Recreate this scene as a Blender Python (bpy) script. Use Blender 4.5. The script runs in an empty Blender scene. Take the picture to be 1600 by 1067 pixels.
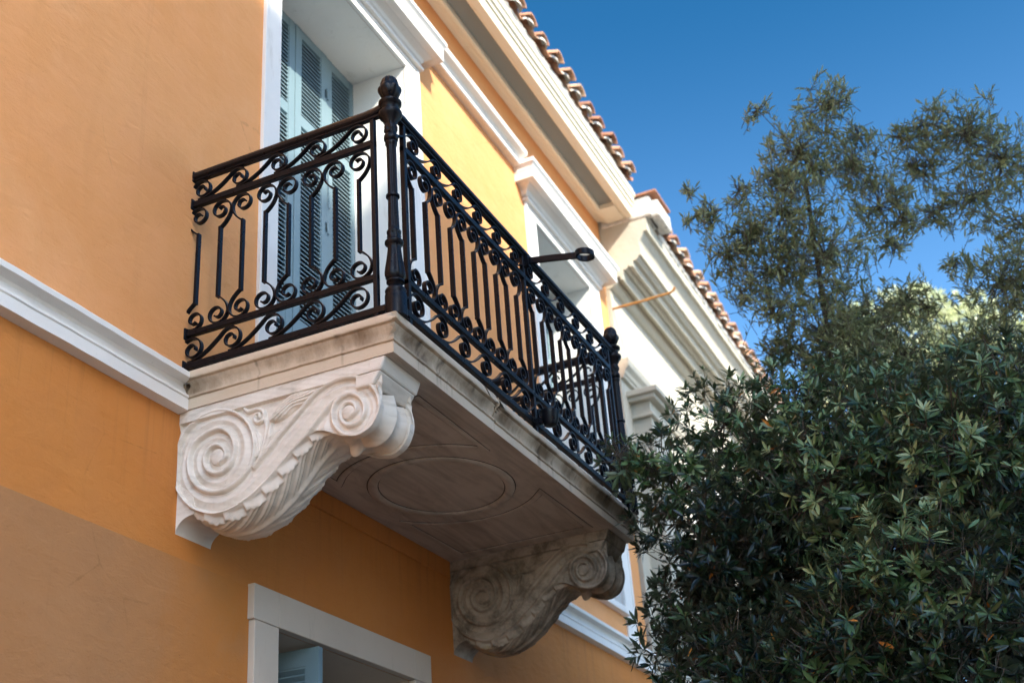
import bpy, math, random
import numpy as np
from mathutils import Matrix, Vector
random.seed(7); rng = np.random.default_rng(11)
PI = math.pi
scene = bpy.context.scene
col = scene.collection

# ------------------------------------------------------------------ camera, world, sun, exposure
cam_d = bpy.data.cameras.new('camera'); cam = bpy.data.objects.new('camera', cam_d); col.objects.link(cam)
right = Vector((0.41783938, -0.90593371, -0.06851538)); down = Vector((0.39528032, 0.24917863, -0.88411735)); fwd = Vector((0.81802428, 0.34233626, 0.46221441))
CAM = Vector((-3.68863998, -2.97776919, -2.32524395))
m = Matrix.Identity(4)
for i in range(3):
    m[i][0] = right[i]; m[i][1] = -down[i]; m[i][2] = -fwd[i]; m[i][3] = CAM[i]
cam.matrix_world = m
cam_d.sensor_width = 36; cam_d.lens = 36*2010.5/1600
cam_d.clip_start = .05; cam_d.clip_end = 2000
cam_d.dof.use_dof = True; cam_d.dof.focus_distance = 5.1; cam_d.dof.aperture_fstop = 2.6
scene.camera = cam

SUN = Vector((-.65, -1.0, .95)).normalized()          # towards the sun
el = math.asin(SUN.z); az = math.atan2(SUN.x, SUN.y)   # azimuth from +Y towards +X
w = bpy.data.worlds.new('World'); scene.world = w; w.use_nodes = True
nt = w.node_tree; bg = nt.nodes['Background']
sky = nt.nodes.new('ShaderNodeTexSky'); sky.sky_type = 'NISHITA'; sky.sun_disc = False
sky.sun_elevation = el; sky.sun_rotation = az; sky.altitude = 200; sky.air_density = 1.0; sky.dust_density = 2.0; sky.ozone_density = 3.0
vs_ = nt.nodes.new('ShaderNodeVectorMath'); vs_.operation = 'SUBTRACT'; vs_.inputs[1].default_value = (.28, -.12, 0); nt.links.new(sky.outputs[0], vs_.inputs[0])
vm_ = nt.nodes.new('ShaderNodeVectorMath'); vm_.operation = 'MAXIMUM'; vm_.inputs[1].default_value = (.03, .03, .03); nt.links.new(vs_.outputs[0], vm_.inputs[0])
gm_ = nt.nodes.new('ShaderNodeGamma'); gm_.inputs[1].default_value = 1.7; nt.links.new(vm_.outputs[0], gm_.inputs[0])
tcw = nt.nodes.new('ShaderNodeTexCoord'); sx = nt.nodes.new('ShaderNodeSeparateXYZ'); nt.links.new(tcw.outputs['Generated'], sx.inputs[0])
mr = nt.nodes.new('ShaderNodeMapRange'); mr.inputs['From Min'].default_value = .66; mr.inputs['From Max'].default_value = .30; mr.inputs['To Max'].default_value = .36; nt.links.new(sx.outputs[2], mr.inputs['Value'])
pw = nt.nodes.new('ShaderNodeMath'); pw.operation = 'POWER'; pw.inputs[1].default_value = 1.5; nt.links.new(mr.outputs[0], pw.inputs[0])
hz = nt.nodes.new('ShaderNodeVectorMath'); hz.operation = 'SCALE'; hz.inputs[0].default_value = (10.5, 16, 24); nt.links.new(pw.outputs[0], hz.inputs['Scale'])
ad = nt.nodes.new('ShaderNodeVectorMath'); nt.links.new(gm_.outputs[0], ad.inputs[0]); nt.links.new(hz.outputs[0], ad.inputs[1])
nt.links.new(ad.outputs[0], bg.inputs[0]); bg.inputs[1].default_value = .0250
sd = bpy.data.lights.new('sun', 'SUN'); so = bpy.data.objects.new('sun', sd); col.objects.link(so)
sd.energy = 1.85; sd.angle = math.radians(.8); sd.color = (1, .95, .80)
so.rotation_euler = SUN.to_track_quat('Z', 'Y').to_euler()
scene.view_settings.view_transform = 'Standard'; scene.view_settings.look = 'None'
scene.view_settings.exposure = 2.2; scene.view_settings.gamma = 1

# ------------------------------------------------------------------ materials
class NT:
    def __init__(s, name):
        s.m = bpy.data.materials.new(name); s.m.use_nodes = True; s.t = s.m.node_tree
        s.b = s.t.nodes['Principled BSDF']
        s.tc = s.t.nodes.new('ShaderNodeTexCoord')
    def n(s, typ, ins=None, **kw):
        nd = s.t.nodes.new(typ)
        for k, v in kw.items(): setattr(nd, k, v)
        for k, v in (ins or {}).items():
            if isinstance(v, bpy.types.NodeSocket): s.t.links.new(v, nd.inputs[k])
            else: nd.inputs[k].default_value = v
        return nd
    def noise(s, scale, detail=4, rough=.55, vec=None, stretch=None, dist=0):
        v = vec or s.tc.outputs['Object']
        if stretch: v = s.n('ShaderNodeMapping', {'Vector': v, 'Scale': stretch}).outputs[0]
        return s.n('ShaderNodeTexNoise', {'Vector': v, 'Scale': scale, 'Detail': detail, 'Roughness': rough, 'Distortion': dist}).outputs['Fac']
    def ramp(s, f, stops, interp='LINEAR'):
        r = s.n('ShaderNodeValToRGB', {'Fac': f}); cr = r.color_ramp; cr.interpolation = interp
        while len(cr.elements) < len(stops): cr.elements.new(.5)
        for e, (p, c) in zip(cr.elements, stops):
            e.position = p; e.color = (*c, 1) if len(c) == 3 else c
        return r.outputs[0]
    def rng(s, f, a, b, c=0, d=1):
        return s.n('ShaderNodeMapRange', {'Value': f, 'From Min': a, 'From Max': b, 'To Min': c, 'To Max': d}).outputs[0]
    def math(s, op, a, b=0.0):
        return s.n('ShaderNodeMath', {0: a, 1: b}, operation=op).outputs[0]
    def mix(s, f, a, b, mode='MIX'):
        nd = s.t.nodes.new('ShaderNodeMix'); nd.data_type = 'RGBA'; nd.blend_type = mode
        for idx, v in ((0, f), (6, a), (7, b)):
            if isinstance(v, bpy.types.NodeSocket): s.t.links.new(v, nd.inputs[idx])
            else: nd.inputs[idx].default_value = v if idx == 0 else (*v, 1)
        return nd.outputs[2]
    def bump(s, h, strength, dist, normal=None):
        ins = {'Height': h, 'Strength': strength, 'Distance': dist}
        if normal: ins['Normal'] = normal
        return s.n('ShaderNodeBump', ins).outputs[0]
    def out(s, color=None, rough=.6, normal=None, spec=None, **kw):
        def st(k, v):
            if isinstance(v, bpy.types.NodeSocket): s.t.links.new(v, s.b.inputs[k])
            else: s.b.inputs[k].default_value = (*v, 1) if isinstance(v, tuple) and len(v) == 3 else v
        if color is not None: st('Base Color', color)
        st('Roughness', rough)
        if normal is not None: st('Normal', normal)
        if spec is not None: st('Specular IOR Level', spec)
        for k, v in kw.items(): st(k.replace('_', ' '), v)
        return s.m

def plaster(name, c1, c2, c3, fade=False):
    a = NT(name)
    big = a.noise(.8, 5, .6); mid = a.noise(4, 5, .6, dist=.4); fine = a.noise(140, 3, .6); st = a.noise(9, 4, .6, stretch=(1, 1, .25))
    c = a.ramp(big, [(.3, c1), (.7, c2)])
    c = a.mix(a.rng(mid, .42, .72, 0, .55), c, c3)
    c = a.mix(a.rng(st, .55, .8, 0, .18), c, tuple(x*.75 for x in c1))
    if fade:
        px = a.n('ShaderNodeSeparateXYZ', {0: a.tc.outputs['Object']}).outputs[0]
        px = a.math('ADD', px, a.math('MULTIPLY', a.math('SUBTRACT', a.noise(3, 5, .7), .5), .5))
        c = a.mix(a.rng(px, -.35, .40), c, (.54, .195, .042))
    # trowel strokes, small pits and faint water marks
    vo = a.n('ShaderNodeTexVoronoi', {'Vector': a.tc.outputs['Object'], 'Scale': 1.9}, feature='DISTANCE_TO_EDGE').outputs['Distance']
    ck = a.math('MULTIPLY', a.rng(a.math('ADD', vo, a.math('MULTIPLY', a.math('SUBTRACT', a.noise(18, 4, .7), .5), .05)), .006, .0), a.rng(a.noise(1.7, 3, .6), .56, .64))
    c = a.mix(a.math('MULTIPLY', ck, .28), c, tuple(x*.4 for x in c1))
    sw = a.noise(11, 6, .6, stretch=(.55, 1, 1.6), dist=.8); pit = a.rng(a.noise(95, 2, .5), .70, .78)
    c = a.mix(a.math('MULTIPLY', pit, .35), c, tuple(x*.5 for x in c1))
    c = a.mix(a.math('MULTIPLY', a.rng(a.noise(5, 6, .75, stretch=(1.6, 1, .10)), .60, .78), .28), c, tuple(x*.6 for x in c1))
    c = a.mix(a.math('MULTIPLY', a.rng(a.noise(.9, 7, .7, dist=1.0), .50, .62), .30), c, (c2[0]*1.02, c2[1]*1.12, c2[2]*1.3))
    wz = a.n('ShaderNodeSeparateXYZ', {0: a.tc.outputs['Object']}).outputs[2]
    run = a.math('MULTIPLY', a.rng(a.noise(9, 5, .7, stretch=(1.5, 1, .06)), .52, .72), a.math('MULTIPLY', a.rng(wz, -.62, -.17), a.rng(wz, -.14, -.16)))
    c = a.mix(a.math('MULTIPLY', run, .38), c, (.20, .09, .035))
    h = a.math('ADD', a.math('MULTIPLY', fine, .35), a.math('MULTIPLY', a.noise(26, 5, .65), 1.0)); h = a.math('ADD', h, a.math('MULTIPLY', sw, 1.6)); h = a.math('SUBTRACT', h, a.math('MULTIPLY', pit, .5))
    n1 = a.bump(h, .55, .006); n2 = a.bump(a.noise(2.2, 3, .5), .35, .05, n1)
    return a.out(c, .85, n2, .25)
M_orange = plaster('orange_plaster', (.71, .305, .105), (.78, .365, .145), (.77, .350, .150))
M_lower_shade = plaster('burnt_orange_plaster', (.52, .180, .036), (.58, .215, .050), (.55, .208, .060))  # wall orange deepened: shading below the string course painted into the colour
M_dado = plaster('brown_plaster', (.39, .176, .066), (.43, .196, .076), (.40, .188, .080), fade=True)

def paint(name, c, rough=.6, dirt=.12, bump=.15):
    a = NT(name)
    f = a.noise(3, 5, .6); g = a.noise(40, 4, .6)
    cc = a.mix(a.rng(f, .45, .75, 0, dirt), c, tuple(x*.7 for x in c))
    cc = a.mix(a.rng(a.noise(7, 6, .75, stretch=(1.5, 1.5, .25)), .58, .74, 0, .30+dirt*.5), cc, (c[0]*.55, c[1]*.50, c[2]*.42))
    cc = a.mix(a.rng(a.noise(70, 3, .6), .68, .76, 0, .35), cc, (c[0]*.45, c[1]*.42, c[2]*.38))
    h = a.math('ADD', g, a.math('MULTIPLY', a.noise(6, 4, .6), 2.0))
    return a.out(cc, rough, a.bump(h, bump*1.6, .004), .35)
M_white = paint('white_paint', (.78, .745, .70), .6, .24, .22)
M_cream = paint('cream_paint', (.78, .70, .55))
M_stonepaint = paint('beige_paint', (.60, .50, .40), .7, .3)
M_nwall = paint('neighbour_white', (.50, .46, .375), .85, .25, .5)
M_shut = paint('blue_grey_paint', (.20, .285, .32), .5, .3)
M_dark = paint('dark_interior', (.02, .02, .022), .9)
a = NT('dark_glass'); M_glass = a.out((.02, .025, .03), .05, None, .6)
M_light = paint('pale_facade', (.82, .78, .70), .85)
M_street = paint('pale_stone_street', (.38, .355, .32), .9, .2, .6)
M_pave = paint('paving_stone', (.055, .05, .044), .85, .4, .5)

def marble(name, dirt):
    a = NT(name)
    v = a.noise(7, 6, .62, stretch=(.5, 1, 3), dist=.6); b = a.noise(2.2, 4, .6); f = a.noise(60, 4, .65)
    c = a.ramp(v, [(.30, (.54, .475, .395)), (.47, (.70, .625, .54)), (.72, (.77, .70, .615))])
    c = a.mix(a.rng(b, .5, .75, 0, .5), c, (.52, .44, .37))
    # brown grime, speckled and streaked downwards
    s1 = a.noise(10, 6, .7, stretch=(1, 1, .22), dist=.3)
    c = a.mix(a.rng(s1, .60, .72, 0, .40*dirt), c, (.20, .14, .09))
    c = a.mix(a.rng(a.noise(85, 2, .5), .70, .78, 0, .55*dirt), c, (.11, .09, .08))
    h = a.math('ADD', a.math('MULTIPLY', f, .5), a.noise(14, 5, .65))
    return a, c, a.bump(h, .35, .004)
a, c, n = marble('marble', .55); M_marble = a.out(c, .55, n, .4)
a, c, n = marble('marble_edge', 1.0)
zz = a.n('ShaderNodeSeparateXYZ', {0: a.tc.outputs['Object']}).outputs[2]
band = a.math('MULTIPLY', a.rng(zz, -.115, -.08), a.rng(zz, -.026, -.038))
c = a.mix(.7, c, (.52, .385, .25)); st = a.noise(4.0, 6, .65, stretch=(1, 1, .6))
c = a.mix(a.math('MULTIPLY', a.math('MULTIPLY', band, a.rng(st, .42, .64)), .88), c, (.15, .09, .045))
drip = a.math('MULTIPLY', a.rng(a.noise(9, 3, .6, stretch=(1, 1, .09)), .60, .70), a.rng(zz, -.155, -.10, .25, 1))
drip = a.math('MULTIPLY', drip, a.rng(zz, -.026, -.038))
c = a.mix(a.math('MULTIPLY', drip, .95), c, (.06, .04, .025))
M_edge = a.out(c, .6, n, .35)
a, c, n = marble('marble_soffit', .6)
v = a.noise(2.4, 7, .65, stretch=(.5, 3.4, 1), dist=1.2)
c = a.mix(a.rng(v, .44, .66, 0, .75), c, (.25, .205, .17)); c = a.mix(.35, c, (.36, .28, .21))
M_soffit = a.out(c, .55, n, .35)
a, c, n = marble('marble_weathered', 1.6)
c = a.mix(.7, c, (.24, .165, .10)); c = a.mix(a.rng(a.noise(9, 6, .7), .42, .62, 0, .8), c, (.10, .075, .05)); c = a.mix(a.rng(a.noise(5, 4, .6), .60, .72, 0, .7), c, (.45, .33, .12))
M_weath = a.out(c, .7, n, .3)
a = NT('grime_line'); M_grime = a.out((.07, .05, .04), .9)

a = NT('black_iron')
f = a.noise(55, 4, .6); g = a.noise(9, 4, .6)
c = a.mix(a.rng(g, .5, .8, 0, .5), (.004, .004, .0065), (.010, .009, .010))
c = a.mix(a.rng(a.noise(38, 5, .75), .68, .74, 0, .7), c, (.055, .028, .016)); M_iron = a.out(c, a.rng(f, .3, .7, .24, .46), a.bump(f, .5, .0025), .2)
a = NT('rust'); f = a.noise(30, 5, .7)
M_rust = a.out(a.ramp(f, [(.35, (.20, .07, .02)), (.65, (.55, .26, .06))]), .85, a.bump(f, .5, .003))

a = NT('terracotta')
oi = a.t.nodes.new('ShaderNodeVertexColor'); oi.layer_name = 'rnd'
sep = a.n('ShaderNodeSeparateColor', {0: oi.outputs[0]})
c = a.ramp(sep.outputs[0], [(0, (.40, .18, .105)), (.5, (.55, .29, .175)), (1, (.66, .43, .28))])
c = a.mix(a.rng(a.noise(14, 6, .7), .48, .70, 0, .8), c, (.19, .14, .11))
c = a.mix(a.rng(a.noise(30, 5, .7), .62, .74, 0, .6), c, (.55, .48, .38))
M_tile = a.out(c, .85, a.bump(a.noise(50, 5, .7), .6, .004), .25)
a = NT('mortar'); f = a.noise(18, 5, .7)
M_mortar = a.out(a.ramp(f, [(.3, (.50, .46, .40)), (.7, (.78, .74, .68))]), .95, a.bump(f, .8, .02))

def leafmat(name, stops, under, rough=.42, trans=.12):
    a = NT(name)
    vc = a.t.nodes.new('ShaderNodeVertexColor'); vc.layer_name = 'rnd'
    sep = a.n('ShaderNodeSeparateColor', {0: vc.outputs[0]})
    c = a.ramp(sep.outputs[0], stops)
    geo = a.t.nodes.new('ShaderNodeNewGeometry')
    c = a.mix(a.math('MULTIPLY', geo.outputs['Backfacing'], .6), c, under)
    m_ = a.out(c, rough, None, .55)
    tr = a.n('ShaderNodeBsdfTranslucent', {'Color': c}); mx = a.n('ShaderNodeMixShader', {0: trans, 1: a.b.outputs[0], 2: tr.outputs[0]})
    a.t.links.new(mx.outputs[0], a.t.nodes['Material Output'].inputs[0])
    return m_
M_leaf = leafmat('dark_green_leaf', [(0, (.004, .009, .004)), (.30, (.014, .032, .010)), (.6, (.060, .118, .038)), (.85, (.150, .245, .095)), (1, (.33, .40, .18))], (.14, .175, .11), .30, .05)  # black end of the ramp colours the shaded hollows of the crown
M_leaf2 = leafmat('olive_green_leaf', [(0, (.10, .125, .045)), (.5, (.225, .265, .10)), (1, (.42, .44, .20))], (.28, .30, .17), .55, .25)
M_leaf3 = leafmat('pale_green_leaf', [(0, (.50, .54, .26)), (1, (.80, .80, .55))], (.7, .72, .45), .6, .3)
a = NT('orange_leaf'); M_dead = a.out((.60, .22, .03), .6)
a = NT('bark'); f = a.noise(25, 5, .7, stretch=(1, 1, .3)); M_bark = a.out(a.ramp(f, [(.3, (.055, .040, .030)), (.7, (.14, .11, .08))]), .9, a.bump(f, .7, .01))

# ------------------------------------------------------------------ mesh helpers
class MB:
    def __init__(s): s.V = []; s.F = []; s.I = []; s.C = []
    def add(s, vs, fs, mi=0, c=.5):
        o = len(s.V); s.V += [tuple(v) for v in vs]; s.F += [tuple(o+i for i in f) for f in fs]; s.I += [mi]*len(fs); s.C += [c]*len(vs)
    def box(s, x0, x1, y0, y1, z0, z1, mi=0):
        s.add([(x0,y0,z0),(x1,y0,z0),(x1,y1,z0),(x0,y1,z0),(x0,y0,z1),(x1,y0,z1),(x1,y1,z1),(x0,y1,z1)],
              [(0,3,2,1),(4,5,6,7),(0,1,5,4),(1,2,6,5),(2,3,7,6),(3,0,4,7)], mi)
    def grid(s, P, mi=0, closeu=False, closev=False, c=.5, flip=False):
        n, k = len(P), len(P[0]); fs = []
        for i in range(n if closeu else n-1):
            for j in range(k if closev else k-1):
                q = (i*k+j, i*k+(j+1) % k, ((i+1) % n)*k+(j+1) % k, ((i+1) % n)*k+j)
                fs.append(q[::-1] if flip else q)
        s.add([p for r in P for p in r], fs, mi, c)
    def extx(s, prof, x0, x1, mi=0, cap=True):
        # closed (y,z) profile extruded along x
        n = len(prof); s.add([(x0, y, z) for y, z in prof]+[(x1, y, z) for y, z in prof],
            [(i, (i+1) % n, n+(i+1) % n, n+i) for i in range(n)]+([tuple(range(n))[::-1], tuple(range(n, 2*n))] if cap else []), mi)
    def extj(s, prof, x0, x1, mi=0, step=.05, amp=.0013, seed=1):
        r_ = random.Random(seed); n = max(2, int(abs(x1-x0)/step)); R = []
        ja, jb = 0, 0
        for i in range(n+1):
            ja = ja*.6+r_.uniform(-1, 1)*amp*.6; jb = jb*.6+r_.uniform(-1, 1)*amp*.6
            R.append([(x0+(x1-x0)*i/n, y+(ja if y < 0 else 0), z+jb) for y, z in prof])
        s.grid(R, mi, closev=True); s.add(R[0], [tuple(range(len(prof)))[::-1]], mi); s.add(R[-1], [tuple(range(len(prof)))], mi)
    def sweep(s, path, sect, up, closed=False, mi=0, cap=True):
        # section (a,b): a along the in-plane side vector, b along up; mitred
        P = [Vector(p) for p in path]; up = Vector(up).normalized(); n = len(P); R = []
        for i in range(n):
            d0 = (P[i]-P[i-1]) if (i > 0 or closed) else (P[1]-P[0]); d1 = (P[(i+1) % n]-P[i]) if (i < n-1 or closed) else d0
            d0 = d0.normalized(); d1 = d1.normalized(); t = d0+d1
            t = t.normalized() if t.length > 1e-6 else d1
            sd_ = t.cross(up).normalized(); k = 1/max(.5, t.dot(d1))
            R.append([P[i]+sd_*(a_*k)+up*b_ for a_, b_ in sect])
        s.grid(R, mi, closeu=closed, closev=True, flip=True)
        if cap and not closed:
            o = len(s.V); s.add(R[0], [tuple(range(len(sect)))], mi); s.add(R[-1], [tuple(range(len(sect)))[::-1]], mi)
    def tube(s, path, rad, n=6, mi=0, c=.5):
        P = [Vector(p) for p in path]; R = []
        for i, p in enumerate(P):
            t = (P[min(i+1, len(P)-1)]-P[max(i-1, 0)]).normalized()
            u = t.cross(Vector((.13, .2, 1))).normalized(); v = t.cross(u)
            r = rad[i] if hasattr(rad, '__len__') else rad
            R.append([p+u*(r*math.cos(2*PI*k/n))+v*(r*math.sin(2*PI*k/n)) for k in range(n)])
        s.grid(R, mi, closev=True, c=c); s.add(R[0], [tuple(range(n))], mi, c); s.add(R[-1], [tuple(range(n))[::-1]], mi, c)
    def lathe(s, prof, cx, cy, n=24, mi=0, f=None):
        R = [[(cx+(f(r, z, 2*PI*k/n) if f else r)*math.cos(2*PI*k/n), cy+(f(r, z, 2*PI*k/n) if f else r)*math.sin(2*PI*k/n), z) for k in range(n)] for r, z in prof]
        s.grid(R, mi, closev=True); s.add(R[0], [tuple(range(n))], mi); s.add(R[-1], [tuple(range(n))], mi)
    def ob(s, name, mats, parent=None, smooth=None, bevel=None, settle=False, loc=None):
        V = np.array(s.V, float)
        if settle:
            k = np.clip((V[:, 2]-1.0)/1.5, 0, 1)*np.clip(V[:, 0]-2.3, 0, None); V[:, 2] -= .02*k
        me = bpy.data.meshes.new(name); me.from_pydata(V.tolist(), [], s.F)
        for m_ in (mats if isinstance(mats, list) else [mats]): me.materials.append(m_)
        if any(s.I): me.polygons.foreach_set('material_index', s.I)
        if any(c != .5 for c in s.C):
            at = me.color_attributes.new('rnd', 'FLOAT_COLOR', 'POINT')
            C4 = np.ones((len(V), 4), 'f'); C4[:, 0] = C4[:, 1] = C4[:, 2] = s.C; at.data.foreach_set('color', C4.ravel())
        me.validate(); me.update()
        if smooth: me.shade_smooth(); me.set_sharp_from_angle(angle=math.radians(smooth))
        o = bpy.data.objects.new(name, me); col.objects.link(o)
        if parent: o.parent = parent
        if bevel:
            b = o.modifiers.new('bevel', 'BEVEL'); b.width = bevel; b.segments = 2; b.limit_method = 'ANGLE'; b.harden_normals = False
        return o
def thing(name, label, cat, loc=(0, 0, 0), group=None):
    o = bpy.data.objects.new(name, None); col.objects.link(o); o['label'] = label; o['category'] = cat
    o.empty_display_size = .1
    if group: o['group'] = group
    return o
def struct(o): o['kind'] = 'structure'; return o
def copy_part(o, parent, dx=0, dy=0, dz=0):
    c = o.copy(); col.objects.link(c); c.parent = parent; c.location = (o.location.x+dx, o.location.y+dy, o.location.z+dz)
    return c
def catmull(P, n=6, closed=False):
    P = np.array(P, float); out = []
    m_ = len(P)
    for i in range(m_-1 if not closed else m_):
        p0 = P[max(i-1, 0)] if not closed else P[i-1]; p1 = P[i]; p2 = P[(i+1) % m_]; p3 = P[min(i+2, m_-1)] if not closed else P[(i+2) % m_]
        for k in range(n):
            t = k/n; out.append(.5*((2*p1)+(-p0+p2)*t+(2*p0-5*p1+4*p2-p3)*t*t+(-p0+3*p1-3*p2+p3)*t**3))
    if not closed: out.append(P[-1])
    return np.array(out)

# ------------------------------------------------------------------ ground
GZ = -3.95
mb = MB(); mb.box(-300, 300, -300, 300, GZ-.5, GZ); struct(mb.ob('ground', M_street))
mb = MB(); mb.box(-40, 60, -6.2, -1.6, GZ-.1, GZ+.004); struct(mb.ob('road', paint('worn_road', (.17, .158, .142), .9, .3, .6)))
for y0, y1 in ((-1.6, 0.5), (-8.0, -6.2)):
    mb = MB(); mb.box(-40, 60, y0, y1, GZ-.1, GZ+.13); struct(mb.ob('pavement', M_pave, bevel=.01))

# ------------------------------------------------------------------ the orange house
house = thing('orange_house', 'orange plastered house with white window surrounds, blue grey shutters and a tiled eave', 'building')
TOPZ = 4.05; HX0, HX1 = -7.5, 5.62
W1 = (.635, 2.015, .02, 3.035); W2 = (4.05, 5.17, .24, 3.035); L1 = (.67, 1.83, -2.55, -.865)
L0 = (-5.0, -3.6, .9, 3.05)     # a window further left, outside the picture
L2 = (4.05, 5.17, -2.55, -.865)
opens = [W1, W2, L1, L0, L2]
def facade(mb, x0, x1, z0, z1, opens, y=0.0):
    xs = sorted({x0, x1, *[v for o in opens for v in o[:2] if x0 < v < x1]}); zs = sorted({z0, z1, *[v for o in opens for v in o[2:] if z0 < v < z1]})
    for i in range(len(xs)-1):
        for j in range(len(zs)-1):
            cx, cz = (xs[i]+xs[i+1])/2, (zs[j]+zs[j+1])/2
            if any(o[0] < cx < o[1] and o[2] < cz < o[3] for o in opens): continue
            mb.add([(xs[i], y, zs[j]), (xs[i+1], y, zs[j]), (xs[i+1], y, zs[j+1]), (xs[i], y, zs[j+1])], [(0, 1, 2, 3)])
mb = MB(); facade(mb, HX0, HX1, -.10, TOPZ, opens)
mb.add([(HX0, 0, GZ), (HX0, 9, GZ), (HX0, 9, TOPZ), (HX0, 0, TOPZ)], [(0, 3, 2, 1)])
mb.add([(HX1, 0, GZ), (HX1, 9, GZ), (HX1, 9, TOPZ), (HX1, 0, TOPZ)], [(0, 1, 2, 3)])
mb.add([(HX0, 9, GZ), (HX1, 9, GZ), (HX1, 9, TOPZ), (HX0, 9, TOPZ)], [(0, 3, 2, 1)])
mb.ob('wall', M_orange, house)
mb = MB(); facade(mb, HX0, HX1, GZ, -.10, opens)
mb.ob('lower_wall', M_lower_shade, house)['label'] = 'burnt orange ground floor wall below the string course'
# repainted brown area left of the ground floor window, brushed out towards the window
mb = MB(); facade(mb, HX0, .498, GZ, -.732, [], -.0015); mb.ob('dado', M_dado, house)['label'] = 'dull brown repainted band low on the wall'
mb = MB(); mb.extx([(.01, -.15), (.01, -.245), (-.010, -.240), (-.012, -.15)], .27, 2.30); mb.ob('ledge', M_lower_shade, house, bevel=.003)

# string course
SC = [(.01, 0), (-.066, 0), (-.070, -.006), (-.070, -.026), (-.060, -.031), (-.030, -.035), (-.024, -.048), (-.028, -.066), (-.038, -.082), (-.046, -.085), (-.047, -.095), (-.040, -.099), (-.045, -.104), (-.045, -.150), (.01, -.158)]
SC = [(y, z-.004) for y, z in SC]
for x0, x1 in ((HX0, -.001), (2.625, HX1-.01)):
    mb = MB(); mb.extj(SC, x0, x1); mb.ob('string_course', M_white, house, smooth=30)

# eaves cornice
mb = MB()
mb.extx([(.01, 3.93), (-.035, 3.925), (-.040, 3.915), (-.058, 3.915), (-.064, 3.905), (-.085, 3.900), (-.090, 3.890), (-.11, 3.890), (-.115, 3.90), (-.115, 3.99), (.01, 3.99)], HX0, HX1-.02)
mb.extx([(-.25, 3.99), (-.25, 3.90), (-.262, 3.893), (-.275, 3.893), (-.28, 3.885), (-.33, 3.885), (-.332, 3.975), (-.345, 3.982), (-.348, 4.010), (-.362, 4.020), (-.365, 4.060), (-.378, 4.075), (-.38, 4.115), (-.25, 4.115)], HX0, HX1-.02)
mb.box(HX0, HX1-.022, -.252, .0, 3.94, 4.05)
mb.box(5.36, HX1-.021, -.252, -.11, 3.885, 3.942)
mb.ob('eaves_cornice', M_cream, house, smooth=25, settle=True)
mb = MB(); mb.box(HX0+.02, 5.36, -.2515, -.1135, 3.932, 3.9385); 
a = NT('soffit_grey'); M_sof = a.out((.22, .235, .225), .8)
mb.ob('soffit_panel', M_sof, house, settle=True)

# tiles
def tiles(mb, mm, x0, x1, y0, z0, pitch, rows, slope, seed, r=.076, jitter=.012):
    rr = random.Random(seed); n = int((x1-x0)/pitch)+1; L = .42
    for i in range(n):
        for j in range(rows):
            for kind in (0, 1):
                cx = x0+i*pitch+(pitch/2 if kind else 0)+rr.uniform(-1, 1)*jitter; 
                if cx > x1+.01: continue
                yb = y0+j*.33+rr.uniform(-.02, .02)*(1 if j == 0 else .3)+(.05 if kind else 0); zb = z0+(yb-y0)*slope+(0 if kind else .065)+.018
                R = []; tilt = rr.uniform(-.04, .04); cc = rr.random()
                for (s_, t) in ((0, 1), (0, 0), (1, 0), (1, 1)):
                    rad = (r*(1.0 if s_ == 0 else .82))*(1 if not kind else .95)-(.014 if t else 0)
                    row = []
                    for k in range(11):
                        a_ = PI*k/10; ddx = rad*math.cos(a_)+tilt*L*s_; ddz = rad*math.sin(a_)*.82
                        if kind: ddz = -ddz+.075
                        row.append((cx+ddx, yb+s_*L, zb+s_*L*slope+ddz))
                    R.append(row)
                mb.grid(R, 0, closeu=True, c=max(.01, cc*.98))
    for i in range(n):
        cx = x0+i*pitch; 
        if cx > x1: continue
        # mortar plug, lumpy, in the mouth of each cover tile
        c0 = Vector((cx+rr.uniform(-.01, .01), y0+.035, z0+.065)); R = []
        for a_ in range(5):
            th = a_/4*PI/2
            R.append([(c0.x+.078*math.cos(th)*math.cos(ph)*(1+rr.uniform(-.08, .08)), c0.y+.03-.05*math.sin(th)-.0, c0.z+.062*math.cos(th)*math.sin(ph)*(1+rr.uniform(-.08, .08))) for ph in [PI*k/8-.0 for k in range(9)]])
        mm.grid(R, 0)
def roof(parent, x0, x1, y0, z0, pitch, depth, ridge, seed, name='roof', lab=None):
    mb = MB(); mm = MB(); tiles(mb, mm, x0, x1, y0, z0, pitch, 5, .36, seed)
    rr = random.Random(seed+1); xs_ = np.arange(x0-.1, x1+.12, .04)
    mm.grid([[(x, y0+.09+rr.uniform(-.006, .006), z0-.012), (x, y0+.075+rr.uniform(-.006, .006), z0+.02+rr.uniform(-.006, .006)), (x, y0+.10, z0+.045)] for x in xs_], 0)
    k = len(mb.V)
    mb.add([(x0-.05, y0+.12, z0+.02), (x1+.05, y0+.12, z0+.02), (x1+.05, depth, ridge), (x0-.05, depth, ridge), (x1+.05, depth*2, z0), (x0-.05, depth*2, z0)], [(0, 1, 2, 3), (3, 2, 4, 5)], 0, .3)
    mb.add([(x0-.05, y0+.12, z0+.02), (x0-.05, depth, ridge), (x0-.05, depth*2, z0)], [(0, 1, 2)], 0, .3)
    mb.add([(x1+.05, y0+.12, z0+.02), (x1+.05, depth, ridge), (x1+.05, depth*2, z0)], [(0, 2, 1)], 0, .3)
    o = mb.ob(name, M_tile, parent, smooth=45, settle=True)
    mm.ob('mortar', M_mortar, o, smooth=50, settle=True)
    return o
roof(house, HX0+.1, 5.47, -.45, 4.125, .232, 4.5, 5.6, 3)

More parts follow.
